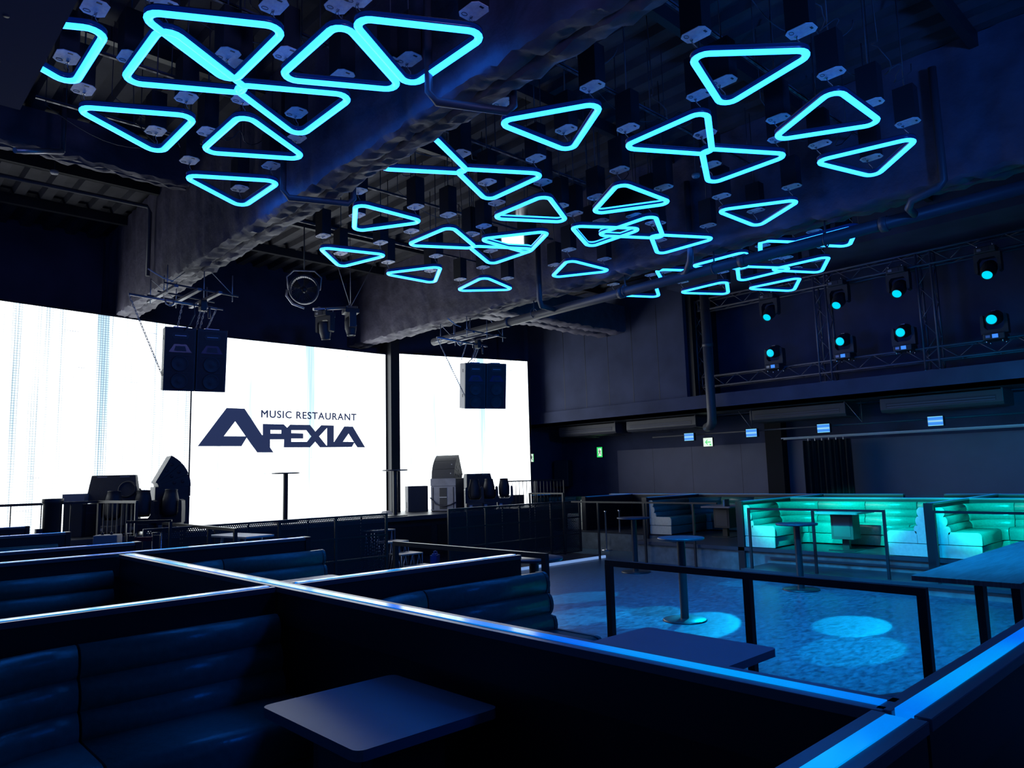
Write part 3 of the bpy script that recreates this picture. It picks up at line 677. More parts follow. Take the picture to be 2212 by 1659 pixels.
# lamp pipe with the four blue flood panels
lp_ = thing('lighting_bar', 'thin pipe under the balcony carrying the blue flood lights', 'bar', (0, 0, 0))
MB().tube([(16.75, 2.5, 2.9), (16.75, 12.2, 2.9)], .022, 8).build('bar', 'pipe', lp_)
for y in (3.0, 6.55, 9.2): 
    MB().tube([(16.75, y, 2.9), (16.75, y, 3.42)], .01, 6).build('hanger', 'pipe', lp_); MB().tube([(16.75, y, 2.92), (16.75, y + .35, 3.42)], .006, 5).build('stay_wire', 'galv', lp_)
fx_pos = [(10.9, 'leftmost'), (9.12, 'second from left'), (7.34, 'third from left'), (5.03, 'rightmost')]
for y, d in fx_pos:
    t = thing('flood_light', 'square blue lit flood light hung under the balcony, %s of four' % d, 'light', (16.55, y, 2.84), 0, 'blue flood lights under the balcony')
    MB().box(.0, .1, -.15, .15, -.1, .1).build('casing', 'black', t, .005)
    MB().box(-.006, 0, -.14, .14, -.09, .09).build('lit_face', 'bluepanel', t)
    for z in (-.088, -.012, .012, .088): MB().box(-.008, -.006, -.14, .14, z - .006, z + .006).build('bright_rib', 'bluebar', t)
    MB().box(-.009, -.006, -.13, .13, -.004, .004).build('centre_line', 'amberbar', t)
    MB().tube([(.05, 0, .1), (.2, 0, .1)], .01, 6).build('clamp', 'pipe', t)
# white curtain track
t = thing('curtain_track', 'pair of bright parallel curtain tracks along the right wall', 'rail', (0, 0, 0))
for x, z in ((17.3, 2.68), (17.42, 2.66)): MB().box(x, x + .02, -1, 8.75, z, z + .03).build('track', 'white', t)
# black curtain
t = thing('curtain', 'black hanging curtain gathered on the track by the right wall', 'curtain', (17.5, 0, 0))
n_ = 90; vs = []
for i in range(n_ + 1):
    y = 7.15 + 1.15 * i / n_; dx = .05 * math.sin(i * .62) + .02 * math.sin(i * 1.7)
    for z, k in ((2.62, .5), (2.2, 1), (1.2, 1.1), (.46, 1.1)): vs.append((dx * k, y, z))
MB().add(vs, [(i * 4 + j, i * 4 + j + 1, i * 4 + 5 + j, i * 4 + 4 + j) for i in range(n_) for j in range(3)], True).build('fabric', 'curtain', t)
for i in range(6): MB().box(-.02, .02, 7.3 + i * .17, 7.32 + i * .17, 2.6, 2.66).build('hook', 'galv', t)

# exit signs
def sign(loc, rz, w_, h_, kind, label, hung=True):
    t = thing('exit_sign', label, 'sign', loc, rz)
    MB().box(-w_ / 2, w_ / 2, 0, .05, -h_ / 2, h_ / 2).build('case', 'black', t)
    MB().box(-w_ / 2 + .01, w_ / 2 - .01, -.004, 0, -h_ / 2 + .01, h_ / 2 - .01).build('lit_face', 'signwhite' if kind == 'arrow' else 'signgreen', t)
    if kind == 'arrow':
        for xx in (-.1, .1): MB().tube([(xx, .025, h_ / 2), (xx, .025, .7)], .006, 6).build('hanger', 'pipe', t)
        MB().add([(-.09, -.007, .0), (-.02, -.007, .07), (.0, -.007, .055), (-.045, -.007, .013), (.09, -.007, .013), (.09, -.007, -.013), (-.045, -.007, -.013), (.0, -.007, -.055), (-.02, -.007, -.07)], [(0, 8, 7, 6), (0, 6, 3), (0, 3, 2, 1), (3, 6, 5, 4)]).build('arrow', 'signgreen', t)
        MB().box(.05, .1, -.007, -.005, -.09, -.05).build('pictogram', 'signgreen', t)
    else:       # running figure in a doorway
        MB().box(-.055, .075, -.006, -.004, -.12, .12).build('doorway', 'signwhite', t)
        g = 'signgreen' if kind == 'left' else 'ink'
        f = MB()
        def limb(a, b, wd):
            a = Vector((a[0], 0, a[1])); b = Vector((b[0], 0, b[1])); d = (b - a).normalized(); q = Vector((-d.z, 0, d.x)) * wd
            f.add([tuple(p + Vector((0, -.008, 0))) for p in (a - q, b - q, b + q, a + q)], [(0, 1, 2, 3)])
        limb((.0, .055), (.012, -.01), .016); limb((.012, -.01), (-.03, -.045), .009); limb((-.03, -.045), (-.035, -.095), .008)
        limb((.012, -.01), (.035, -.05), .009); limb((.035, -.05), (.065, -.085), .008); limb((0, .05), (-.04, .02), .007); limb((0, .05), (.04, .04), .007); limb((.04, .04), (.055, .005), .007)
        f.add([(.0 + .016 * math.cos(R(a)), -.008, .083 + .016 * math.sin(R(a))) for a in range(0, 360, 45)], [tuple(range(8))])
        f.build('running_figure', 'ink', t)
    return t
sign((XR - .06, 15.3, 2.62), -PI / 2, .24, .34, 'man', 'green exit sign with a running figure on the dark far wall')
sign((15.95, 16.2, 2.48), R(-8), .2, .26, 'left', 'small green exit sign beside the right edge of the narrow screen')
sign((17.6, 11.0, 2.72), -PI / 2, .30, .25, 'arrow', 'white sign with a green arrow below the drain pipe')

# ------------------------------------------------------------------ hanging speakers
def hanging_speakers(cx, cy, zt, h, yaw, label_, side_m):
    w_ = .478
    for i in range(2):
        lab = label_[i]; a_ = R(yaw); off = w_ * (i - .5)
        t = thing('hanging_speaker', lab, 'speaker', (cx + off * math.cos(a_), cy + off * math.sin(a_), zt), rot=(R(7), 0, a_ + R(1 if i else -1)), group='speakers hung in front of the screens')
        W2 = w_ / 2 - .008
        # cabinet shell
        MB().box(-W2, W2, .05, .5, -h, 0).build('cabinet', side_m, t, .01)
        MB().box(-W2, W2, .0, .05, -h, 0).build('front_rim', 'cabinet', t, .006)
        MB().box(-W2 + .03, W2 - .03, -.006, .0, -h + .03, -.04).build('grille', 'grille', t)
        hf = MB().add([(-.1, -.012, -.18), (.1, -.012, -.18), (.13, -.012, -.13), (.1, -.012, -.085), (-.1, -.012, -.085), (-.13, -.012, -.13)], [(0, 1, 2, 3, 4, 5)]).build('horn_flare', 'cabinet', t)
        MB().box(-.085, .085, -.016, -.012, -.137, -.127).build('horn_slot', 'hornslot', hf)
        hm = MB().add([(-.17, -.012, -.40), (.17, -.012, -.40), (.09, -.012, -.27), (-.09, -.012, -.27)], [(0, 1, 2, 3)]).build('horn_mouth', 'horn', t)
        MB().add([(-.09, -.015, -.38), (.09, -.015, -.38), (.07, -.015, -.30), (-.07, -.015, -.30)], [(0, 1, 2, 3)]).build('horn_throat', 'ink', hm)
        MB().box(-W2 + .03, W2 - .03, -.014, -.006, -.455, -.445).build('divider', 'cabinet', t)
        for zz in (-.58, -.86):
            MB().lathe([(0, .01), (.03, .012), (.05, 0), (.11, .012), (.125, .02), (.13, .0)], 24).xf(Matrix.Translation((0, -.008, zz)) @ Matrix.Rotation(PI / 2, 4, 'X')).build('woofer', 'cabinet', t)
        MB().box(-W2 + .03, W2 - .03, -.014, -.006, -.725, -.715).build('divider', 'cabinet', t)
        if i == 0:
            for zz in (-.2, -.75): MB().box(-W2 - .006, -W2, .2, .24, zz, zz + .07).build('handle_slot', 'ink', t)
        MB().box(-.1, .12, .12, .3, 0, .02).build('rigging_plate', 'galv', t)
link_me = None
def chain(a, b, label, n_=None, r=.006):
    """a chain of separate closed links from a to b"""
    global link_me
    a = Vector(a); b = Vector(b); L_ = (b - a).length
    if link_me is None:
        pts = [(.012 * math.cos(R(q)), 0, .02 * (1 if math.sin(R(q)) >= 0 else -1) + .012 * math.sin(R(q))) for q in range(0, 360, 45)]
        link_me = MB().tube(pts, .0045, 5, closed=True).mesh('link', 'galv')
    t = thing('chain', label, 'chain', a, rot=(b - a).to_track_quat('Z', 'Y').to_euler(), group='rigging chains')
    n_ = int(L_ / .05)
    for i in range(n_): obj('link', link_me, t, (0, 0, .025 + i * L_ / n_), (0, 0, (i % 2) * PI / 2))
hanging_speakers(4.31, 12.0, 4.48, 1.02, -13, ['black hanging speaker, left one of the pair over the left screen', 'black hanging speaker, right one of the pair over the left screen'], 'cabinet')
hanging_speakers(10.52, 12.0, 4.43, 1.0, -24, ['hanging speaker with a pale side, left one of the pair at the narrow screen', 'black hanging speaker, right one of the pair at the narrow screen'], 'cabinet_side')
def rig(xo, z, tag_, dz=0):
    t = thing('speaker_rig', 'steel pipe and channel rig above the %s hanging speakers' % tag_, 'rig', (xo, 12.0, z))
    MB().tube([(-.55, 0, .0), (.8, 0, -.05)], .02, 8).build('scaffold_pipe', 'galv', t)
    MB().tube([(-.1, .12, .0), (.95, .12, -.02)], .015, 8).build('scaffold_pipe', 'truss', t)
    for x in (-.05, .3, .62): MB().box(x - .03, x + .03, -.6, .7, .06, .1).build('channel', 'truss', t)
    for y, x0, x1 in ((-.5, -.2, .95), (.45, -.15, .9), (.1, -.1, .8)): MB().tube([(x0, y, .13), (x1, y, .08)], .014, 8).build('cross_bar', 'pipe', t)
    for x, y in ((-.15, -.5), (.85, -.5), (-.1, .45), (.8, .45), (.3, .45), (.0, .12), (.4, -.5)): MB().tube([(x, y, -.02), (x, y, .41)], .008, 6).build('threaded_rod', 'galv', t)
    for a, b in (((-.15, -.5, .1), (.2, -.2, .42)), ((.5, -.5, .42), (.85, -.5, .1)), ((-.1, .45, .4), (.3, .45, .1))): MB().tube([a, b], .006, 5).build('brace_rod', 'galv', t)
    MB().tube([(-.02, -.02, -.02), (-.01, -.03, -.08), (.05, -.03, -.11), (.1, -.03, -.08), (.11, -.02, -.03)], .014, 6).build('beam_clamp', 'galv', t)
    MB().box(.52, .62, -.06, .06, -.12, .06).build('chain_hoist', 'black', t, .01)
    MB().tube([(.66, -.05, -.05), (.66, -.05, -.24)], .02, 8).build('hoist_handle', 'pipe', t)
    MB().tube([(-.3, -.05, .43), (-.2, -.05, .38), (-.05, 0, .33), (.1, 0, .3)], .012, 6).build('cable', 'white', t)
    MB().tube([(.42, -.03, .0), (.43, -.05, -.2), (.36, -.02, -.38), (.3, .05, -.47)], .01, 6).build('speaker_cable', 'pipe', t)
rig(3.82, 4.90, 'left'); rig(9.72, 4.86, 'right')
for xo, z, tg in ((3.82, 4.90, 'left'), (9.72, 4.86, 'right')):
    zt = 4.5 if tg == 'left' else 4.46
    chain((xo - .54, 12.0, z - .02), (xo + (.07 if tg == 'left' else .42), 12.3, 3.72), 'long slanting chain from the pipe end to the back of the %s speakers' % tg)
    chain((xo + .25, 12.0, z - .05), (xo + .25, 12.2, zt), 'short chain to the left shoulder of the %s speakers' % tg)
    chain((xo + .54, 12.0, z - .1), (xo + .54, 12.2, zt), 'left chain of the close pair over the middle of the %s speakers' % tg)
    chain((xo + .6, 12.0, z - .1), (xo + .6, 12.2, zt), 'right chain of the close pair over the middle of the %s speakers' % tg)
    if tg == 'left': chain((xo + .79, 12.0, z - .06), (xo + .7, 12.2, zt - .02), 'short chain to the right shoulder of the left speakers')

# ------------------------------------------------------------------ hanging fan and ceiling lamps over the stage
t = thing('circulation_fan', 'round black circulation fan hung from the ceiling over the stage', 'fan', (6.75, 13.1, 5.72), rot=(R(8), 0, R(-30)))
MB().tube([(.27 * math.cos(R(a)), -.14, .27 * math.sin(R(a))) for a in range(0, 360, 20)], .015, 6, closed=True).build('guard_ring', 'pipe', t)
MB().lathe([(.27, -.14), (.29, -.10), (.28, .12), (.26, .14), (.255, .12), (.262, -.10), (.27, -.14)], 32).xf(Matrix.Rotation(PI / 2, 4, 'X') @ Matrix.Scale(-1, 4, (0, 0, 1))).build('drum', 'cabinet_side', t)
g_ = MB()
for i in range(36):
    a = R(i * 10); g_.tube([(.05 * math.cos(a), -.16, .05 * math.sin(a)), (.16 * math.cos(a + .2), -.165, .16 * math.sin(a + .2)), (.27 * math.cos(a + .35), -.14, .27 * math.sin(a + .35))], .0035, 4)
o = g_.build('guard_wires', 'pipe', t); o['kind'] = 'stuff'
for i in range(5):
    a = R(i * 72); MB().add([(.05 * math.cos(a), -.05, .05 * math.sin(a)), (.24 * math.cos(a - .3), -.09, .24 * math.sin(a - .3)), (.24 * math.cos(a + .35), -.02, .24 * math.sin(a + .35)), (.05 * math.cos(a + .6), -.02, .05 * math.sin(a + .6))], [(0, 1, 2, 3)]).build('blade', 'black', t)
MB().lathe([(0, -.17), (.05, -.17), (.05, .1), (0, .1)], 16).xf(Matrix.Rotation(PI / 2, 4, 'X') @ Matrix.Scale(-1, 4, (0, 0, 1))).build('hub', 'black', t)
MB().tube([(-.3, 0, 0), (-.33, 0, .25), (-.2, 0, .38), (.2, 0, .38), (.33, 0, .25), (.3, 0, 0)], .014, 6).build('yoke', 'galv', t)
MB().tube([(-.33, 0, 0), (-.34, 0, -.12), (-.22, 0, -.28), (0, -.02, -.36)], .02, 6).build('lower_yoke', 'galv', t)
MB().tube([(0, 0, .38), (0, 0, 1.4)], .012, 6).build('drop_rod', 'pipe', t)
lb = thing('lamp_bar', 'short scaffold bar hung by three wires beside the fan', 'bar', (7.0, 13.2, 5.42))
MB().tube([(-.05, -.1, -.06), (1.0, .0, .14)], .03, 10).build('bar', 'galv', lb)
for a, b in (((.85, 0, .12), (.35, 0, 1.5)), ((.85, 0, .12), (.85, .02, 1.6)), ((.85, 0, .12), (1.6, .1, 1.4))): MB().tube([a, b], .007, 5).build('wire', 'galv', lb)
for x, z in ((.1, -.03), (.78, .1)): MB().tube([(x + .045 * math.cos(R(a)), -.06, z + .045 * math.sin(R(a))) for a in range(0, 360, 40)], .01, 5, closed=True).build('clamp', 'galv', lb)
moving_head('moving_head_lamp', (7.22, 13.12, 5.34), True, 172, False, 'small dark moving head lamp under the left end of the lamp bar', 'lamps beside the fan', R(20))
moving_head('moving_head_lamp', (7.85, 13.2, 5.50), True, 176, False, 'small dark moving head lamp under the right end of the lamp bar', 'lamps beside the fan', R(-15))

# ------------------------------------------------------------------ loudspeakers and lamps on the stage
def line_array(loc, rz, label, flip, front):
    t = thing('line_array_stack', label, 'speaker', loc, rz)
    # wedge cabinets fanned over a curve; fan opens towards +x of the local frame
    n_ = 3; z0 = .84; W = .62; D = .52; a = 0.0; px, pz = 0.0, z0
    for i in range(n_):
        a0 = R(18 * i); a1 = R(18 * (i + 1))
        # rear hinge point (px,pz); front lies along the arc
        rfr = 1.0; hinge = Vector((0 - .05, 0, z0 + .02)); h0 = .1
        c = [Vector((.15 - .10 * 0, 0, z0)), ]
        o_ = Vector((-.06, 0, z0)); a0 = R(21 * i); a1 = R(21 * (i + 1))
        q_ = lambda an, rr: o_ + Vector((math.cos(an), 0, math.sin(an))) * rr
        p = [q_(a0, .1)] + [q_(a0 + (a1 - a0 - .012) * k / 4, .67) for k in range(5)] + [q_(a1 - .012, .1)]
        v = [(q.x, -W / 2, q.z) for q in p] + [(q.x, W / 2, q.z) for q in p]
        MB().add(v, [tuple(range(7)), tuple(range(13, 6, -1))] + [(k, k + 7, (k + 1) % 7 + 7, (k + 1) % 7) for k in range(7)]).build('array_cabinet', 'cabinet', t)
        for k in range(2):
            rr = .38 + k * .15; am = (a0 + a1) / 2; q = o_ + Vector((math.cos(am), 0, math.sin(am))) * rr
            for sd in (-1, 1): MB().lathe([(0, 0), (.035, 0), (.035, .004), (0, .004)], 12).xf(Matrix.Translation((q.x, sd * (W / 2 + .001), q.z)) @ Matrix.Rotation(PI / 2 * sd, 4, 'X')).build('handle_recess', 'ink', t)
        am = (a0 + a1) / 2; q = o_ + Vector((math.cos(am), 0, math.sin(am))) * .672
        MB().box(-.004, .004, .2, .225, -.012, .012).xf(Matrix.Translation(q)).build('badge', 'white', t)
    MB().box(-.02, .58, -W / 2 - .03, W / 2 + .03, 0, z0).build('subwoofer', 'cabinet', t, .012)
    MB().box(.58, .592, -W / 2 - .03, W / 2 + .03, .03, z0 - .2).build('front_panel', front, t); MB().box(.58, .6, -W / 2 - .035, W / 2 + .035, z0 - .19, z0).build('lid', front, t)
    MB().box(.592, .598, -.1, .1, .06, z0 - .24).build('grille', 'cabinet', t); MB().box(.598, .601, -.1, .1, z0 * .42, z0 * .42 + .02).build('divider', 'white' if front == 'case' else 'cabinet', t)
    for yy in (-.28, .28): MB().box(.592, .597, yy - .014, yy + .014, .05, z0 - .22).build('rail_slot', 'ink', t)
    if front == 'case': MB().tube([(.6, -.36, .36), (.62, -.2, .2), (.63, 0, .13), (.62, .2, .17), (.6, .36, .24)], .016, 6).build('strap', 'ink', t)
    for yy in (-.3, .3): MB().tube([(.05, yy - .02, .0), (.05, yy + .02, .0)], .03, 10).build('castor', 'black', t)
    return t
line_array((4.72, 15.2, 1.1), R(-10), 'curved black speaker stack on the left of the stage, leaning over the lamps', 0, 'cabinet')
line_array((12.15, 15.35, 1.1), R(210), 'curved black speaker stack on the right of the stage, on a pale strapped subwoofer', 1, 'case')
# flight-case like grey rear unit below the right stack, and the separate box speaker
t = thing('speaker_box', 'upright dark speaker box with a pale side standing left of the right stack', 'speaker', (11.45, 15.95, 1.1), R(-25))
MB().box(-.26, .26, -.22, .22, 0, .66).build('cabinet', 'cabinet', t, .01); MB().box(-.266, -.26, -.22, .22, 0, .66).build('side_panel', 'cabinet_side', t); MB().box(-.272, -.266, -.05, .0, .1, .25).build('handle_slot', 'ink', t)
# monitor wedges behind the lamps
def wedge(loc, rz, w_, h_, label):
    t = thing('monitor_wedge', label, 'speaker', loc, rz)
    v = [(-w_ / 2, -.25, 0), (w_ / 2, -.25, 0), (w_ / 2 - .06, -.1, h_), (-w_ / 2 + .06, -.1, h_), (-w_ / 2, .25, 0), (w_ / 2, .25, 0), (w_ / 2 - .06, .12, h_), (-w_ / 2 + .06, .12, h_)]
    MB().add(v, [(0, 1, 2, 3), (5, 4, 7, 6), (1, 5, 6, 2), (4, 0, 3, 7), (3, 2, 6, 7), (4, 5, 1, 0)]).build('cabinet', 'cabinet', t, .01)
    for s_ in (-1, 1): MB().box(s_ * w_ * .22 - .08, s_ * w_ * .22 + .08, -.112, -.104, h_ - .05, h_ - .02).build('pale_plate', 'cabinet_side', t)
wedge((4.02, 15.18, 1.68), R(-25), .85, .5, 'angled monitor speaker on top of the case behind the left lamps')
wedge((13.0, 15.3, 1.62), R(-20), .8, .42, 'angled monitor speaker on top of the case behind the right lamps')
t = thing('flight_case', 'dark flight case under the angled monitor behind the left lamps', 'case', (4.02, 15.18, 1.1), R(-25)); MB().box(-.42, .42, -.28, .28, 0, .57).build('body', 'cabinet', t, .01); MB().box(-.43, .43, -.29, .29, .4, .42).build('edge_strip', 'pipe', t)
t = thing('flight_case', 'dark flight case under the angled monitor behind the right lamps', 'case', (13.0, 15.3, 1.1), R(-20)); MB().box(-.42, .42, -.28, .28, 0, .51).build('body', 'cabinet', t, .01); MB().box(-.43, .43, -.29, .29, .36, .38).build('edge_strip', 'pipe', t)
t = thing('equipment_box', 'small grey equipment box left of the angled monitor on the left', 'box', (3.38, 15.1, 1.1), R(-25)); MB().box(-.15, .15, -.2, .2, 0, .6).build('body', 'cabinet', t, .01); MB().box(-.17, .17, -.21, .21, .6, .76).build('lid', 'cabinet_side', t)
# moving heads standing on the stage
stage_lamps = [(3.9, 14.75, 'leftmost of the three dark moving heads at stage left'), (4.38, 14.68, 'middle one of the three dark moving heads at stage left'), (4.84, 14.6, 'rightmost of the three dark moving heads at stage left'),
               (12.35, 14.66, 'leftmost of the three dark moving heads at stage right'), (12.85, 14.66, 'middle one of the three dark moving heads at stage right'), (13.4, 14.68, 'rightmost of the three dark moving heads at stage right')]
for x, y, lab in stage_lamps:
    moving_head('moving_head_lamp', (x, y, 1.15), False, 4, False, lab, 'unlit moving heads on the stage', R(50))[0].scale = (1.25, 1.25, 1.32)
t = thing('blinder_lamp', 'round dark lamp lying tilted on the left monitor speaker', 'lamp', (4.22, 14.98, 1.88), rot=(R(70), 0, R(-35)))
MB().lathe([(0, -.2), (.09, -.18), (.15, .0), (.16, .12), (.14, .13), (.12, .05), (0, .02)], 24).build('barrel', 'cabinet', t); MB().tube([(-.22, 0, .1), (-.2, 0, -.1), (0, 0, -.26), (.2, 0, -.1), (.22, 0, .1)], .015, 6).build('yoke', 'cabinet', t)
# column like smoke machine / tower at far left
t = thing('round_post', 'thick dark round post with a cap behind the left railing', 'post', (2.72, 13.6, .45)); MB().lathe([(.13, 0), (.13, 1.28), (.15, 1.29), (.15, 1.36), (0, 1.36)], 24).build('shaft', 'cabinet', t)
MB().box(-.22, -.13, -.06, .06, .6, .9).build('bracket', 'cabinet', t)

# ------------------------------------------------------------------ tables
def round_table(loc, label, h=1.07, r=.31, rb=.29, group='round bar tables on tall columns'):
    t = thing('bar_table', label, 'table', loc, 0, group)
    MB().lathe([(0, 0), (rb, 0), (rb, .012), (rb - .015, .022), (.06, .03), (0, .03)], 40).build('base', 'steel', t)
    MB().lathe([(.055, .02), (.055, h - .03)], 20).build('column', 'steel', t)
    MB().lathe([(0, h - .03), (r - .01, h - .03), (r, h - .022), (r, h - .004), (r - .006, h), (0, h)], 48).build('tabletop', 'bartop', t)
    return t
round_table((8.56, 5.86, 0), 'black round bar table standing in the light pool on the dance floor', 1.09)
round_table((11.96, 9.28, 0), 'black round bar table furthest back on the dance floor', 1.075, .33)
round_table((11.81, 5.81, 0), 'black round bar table by the railing of the right platform', 1.07, .33)
round_table((5.95, 6.05, 0), 'round bar table half hidden behind the railing left of the dance floor', 1.06, .33)
round_table((9.9, 14.65, 1.1), 'round bar table on the stage in front of the column', 1.08, .30)
round_table((7.5, 15.35, 1.1), 'round bar table on the stage in front of the logo', 1.07, .30)
t = thing('floor_wedge', 'small pale wedge lying on the stage below the column', 'box', (10.3, 15.6, 1.1), R(20)); MB().add([(-.14, -.1, 0), (.14, -.1, 0), (.14, .1, 0), (-.14, .1, 0), (-.1, -.03, .08), (.1, -.03, .08), (.1, .07, .08), (-.1, .07, .08)], [(3, 2, 1, 0), (4, 5, 6, 7), (0, 1, 5, 4), (1, 2, 6, 5), (2, 3, 7, 6), (3, 0, 4, 7)]).build('body', 'cabinet_side', t)
def booth_table(cx, cy, z0, w_, d_, label, box=True):
    t = thing('booth_table', label, 'table', (cx, cy, z0), 0, 'rectangular booth tables'); H_ = .7
    MB().prism(rrect(w_, d_, .035), H_ - .035, H_).build('tabletop', 'tabletop', t, .004)
    if box: pb = MB().box(-.16, .16, -.2, .2, .2, H_ - .036).build('pedestal_box', 'cabinet', t, .006); MB().box(-.165, -.16, -.15, .15, .25, H_ - .09).build('door_panel', 'pipe', pb)
    MB().box(-.04, .04, -.06, .06, .012, .2).build('stem', 'steel', t); MB().prism(rrect(.46, .5, .03), 0, .012).build('foot_plate', 'steel', t)
booth_table(1.58, 2.46, .45, .60, .69, 'dark blue-lit booth table in the nearest booth, lower middle of the photo')
booth_table(3.02, 2.17, .45, .68, .76, 'bright blue-lit booth table beside the dance floor railing')
booth_table(3.1, 5.7, .45, .62, .74, 'pale-lit booth table behind the crossing of the light strips')
booth_table(1.53, 5.55, .45, .62, .74, 'booth table just showing over the left light strip')
booth_table(13.9, 5.9, .45, .8, .78, 'dark booth table with box pedestal in the teal-lit booth on the right')
booth_table(15.25, 9.2, .45, .8, .78, 'dark booth table with box pedestal in the unlit booth left of the teal-lit one')
t = thing('menu_stand', 'small dark menu stand on the booth table behind the post', 'stand', (14.95, 8.95, 1.15), R(-40)); MB().box(-.05, .05, -.01, .01, .0, .16).build('card_holder', 'steel', t); MB().box(-.06, .06, -.04, .04, 0, .012).build('foot', 'steel', t); MB().box(-.09, -.06, -.005, .005, .0, .14).build('card', 'white', t)
# long high table at right
t = thing('high_table', 'long dark wooden high table at the right edge by the nearest light strip', 'table', (6.49, 2.26, 0))
MB().box(0, 3.4, -.75, 0, 1.06, 1.1).build('tabletop', 'wood', t, .003)
for x, y in ((.24, -.42), (.27, -.66), (3.0, -.42), (3.0, -.66)): 
    MB().add([(x - .055, y - .03, 1.06), (x + .055, y - .03, 1.06), (x + .055, y + .03, 1.06), (x - .055, y + .03, 1.06), (x - .03, y - .025, 0), (x + .03, y - .025, 0), (x + .03, y + .025, 0), (x - .03, y + .025, 0)], [(0, 1, 2, 3), (7, 6, 5, 4), (0, 4, 5, 1), (1, 5, 6, 2), (2, 6, 7, 3), (3, 7, 4, 0)]).build('leg', 'steel', t)

# ------------------------------------------------------------------ booth partitions with light strips
def partition(x0, y0, x1, y1, z0, z1, label, wd=.13, strip=.05, post=True, m_strip='strip'):
    """straight partition from (x0,y0) to (x1,y1); local x runs along it"""
    L_ = math.hypot(x1 - x0, y1 - y0); a = math.atan2(y1 - y0, x1 - x0)
    t = thing('booth_partition', label, 'partition', (x0, y0, z0), a, 'booth partitions with light strips')
    H_ = z1 - z0
    MB().box(0, L_, -wd / 2 + .015, wd / 2 - .015, 0, H_ - .03).build('panel', 'part', t)
    MB().box(0, L_, -wd / 2, -strip / 2, H_ - .03, H_).build('cap', 'cap', t, .002)
    MB().box(0, L_, strip / 2, wd / 2, H_ - .03, H_).build('cap', 'cap', t, .002)
    MB().box(.02, L_ - .02, -strip / 2, strip / 2, H_ - .025, H_ + .003).build('light_strip', m_strip, t)
    for s_ in (-1, 1): MB().box(0, L_, s_ * (wd / 2 - .015), s_ * (wd / 2 - .008), H_ - .2, H_ - .03).build('upper_rail', 'black', t)
    if post:
        for x in (0, L_): MB().box(x - .03, x + .03, -wd / 2 - .005, wd / 2 + .005, 0, H_ + .004).build('end_post', 'steel', t, .003)
    return t
ZP = 1.4
partition(2.0, .77, 2.0, 7.10, .45, ZP, 'long partition with blue light strip running away through the crossing', post=False)
partition(-1.2, .727, 1.93, .727, .45, ZP, 'nearest partition with bright blue light strip at the lower right corner', post=False)
partition(1.95, .727, 4.55, .727, .45, ZP, 'bright blue strip partition beyond the corner joint at the right edge', post=False)
partition(-2.4, 4.12, 1.93, 4.12, .45, ZP, 'partition left of the crossing, above the nearest sofa', post=False)
partition(2.07, 4.12, 3.86, 4.12, .45, ZP, 'partition right of the crossing ending at the dance floor', post=False)
partition(-2.4, 7.27, 3.78, 7.27, .45, ZP, 'second partition back, with a pale reflection, ending at the mesh fence')
partition(-2.4, 8.45, 2.47, 8.45, .45, ZP, 'third partition back on the left, its end by the small steps')
partition(-2.4, 11.24, 2.43, 11.24, .45, ZP, 'fourth partition back on the left')
partition(-2.4, 13.68, 2.4, 13.68, .45, ZP, 'furthest partition on the left, short stub at the photo edge')
MB_ = MB()
# right hand side
ZR = 1.34
partition(13.38, 7.74, 17.0, 7.74, .0, ZR, 'partition with a thick post at the left of the teal-lit booth', m_strip='strip', strip=.02)
partition(13.33, 4.28, 17.3, 4.28, .0, ZR, 'blue partition with a thick post between the two teal-lit booths', strip=.02)
partition(13.33, .7, 17.3, .7, .0, ZR, 'partition beyond the right edge booth', strip=.02)
partition(15.35, -.5, 15.35, 7.62, .45, ZR, 'long partition behind the teal-lit sofas', strip=.02, post=False)
partition(17.25, -.5, 17.25, 5.2, .45, ZR, 'rearmost long partition at the right, low against the blue wall', strip=.02, post=False)
partition(17.25, 6.0, 17.25, 14.2, .45, ZR, 'rearmost long partition in front of the grey wall', strip=.02, post=False)
partition(14.85, 11.15, 17.1, 11.15, .0, ZR, 'partition at the dark side of the unlit booth', strip=.02)
partition(15.1, 13.35, 17.1, 13.35, .0, ZR, 'black partition beside the cream sofa end near the mesh fence', strip=.02)
partition(15.3, 16.2, 17.1, 16.2, .42, ZR, 'furthest partition by the room corner', strip=.02)

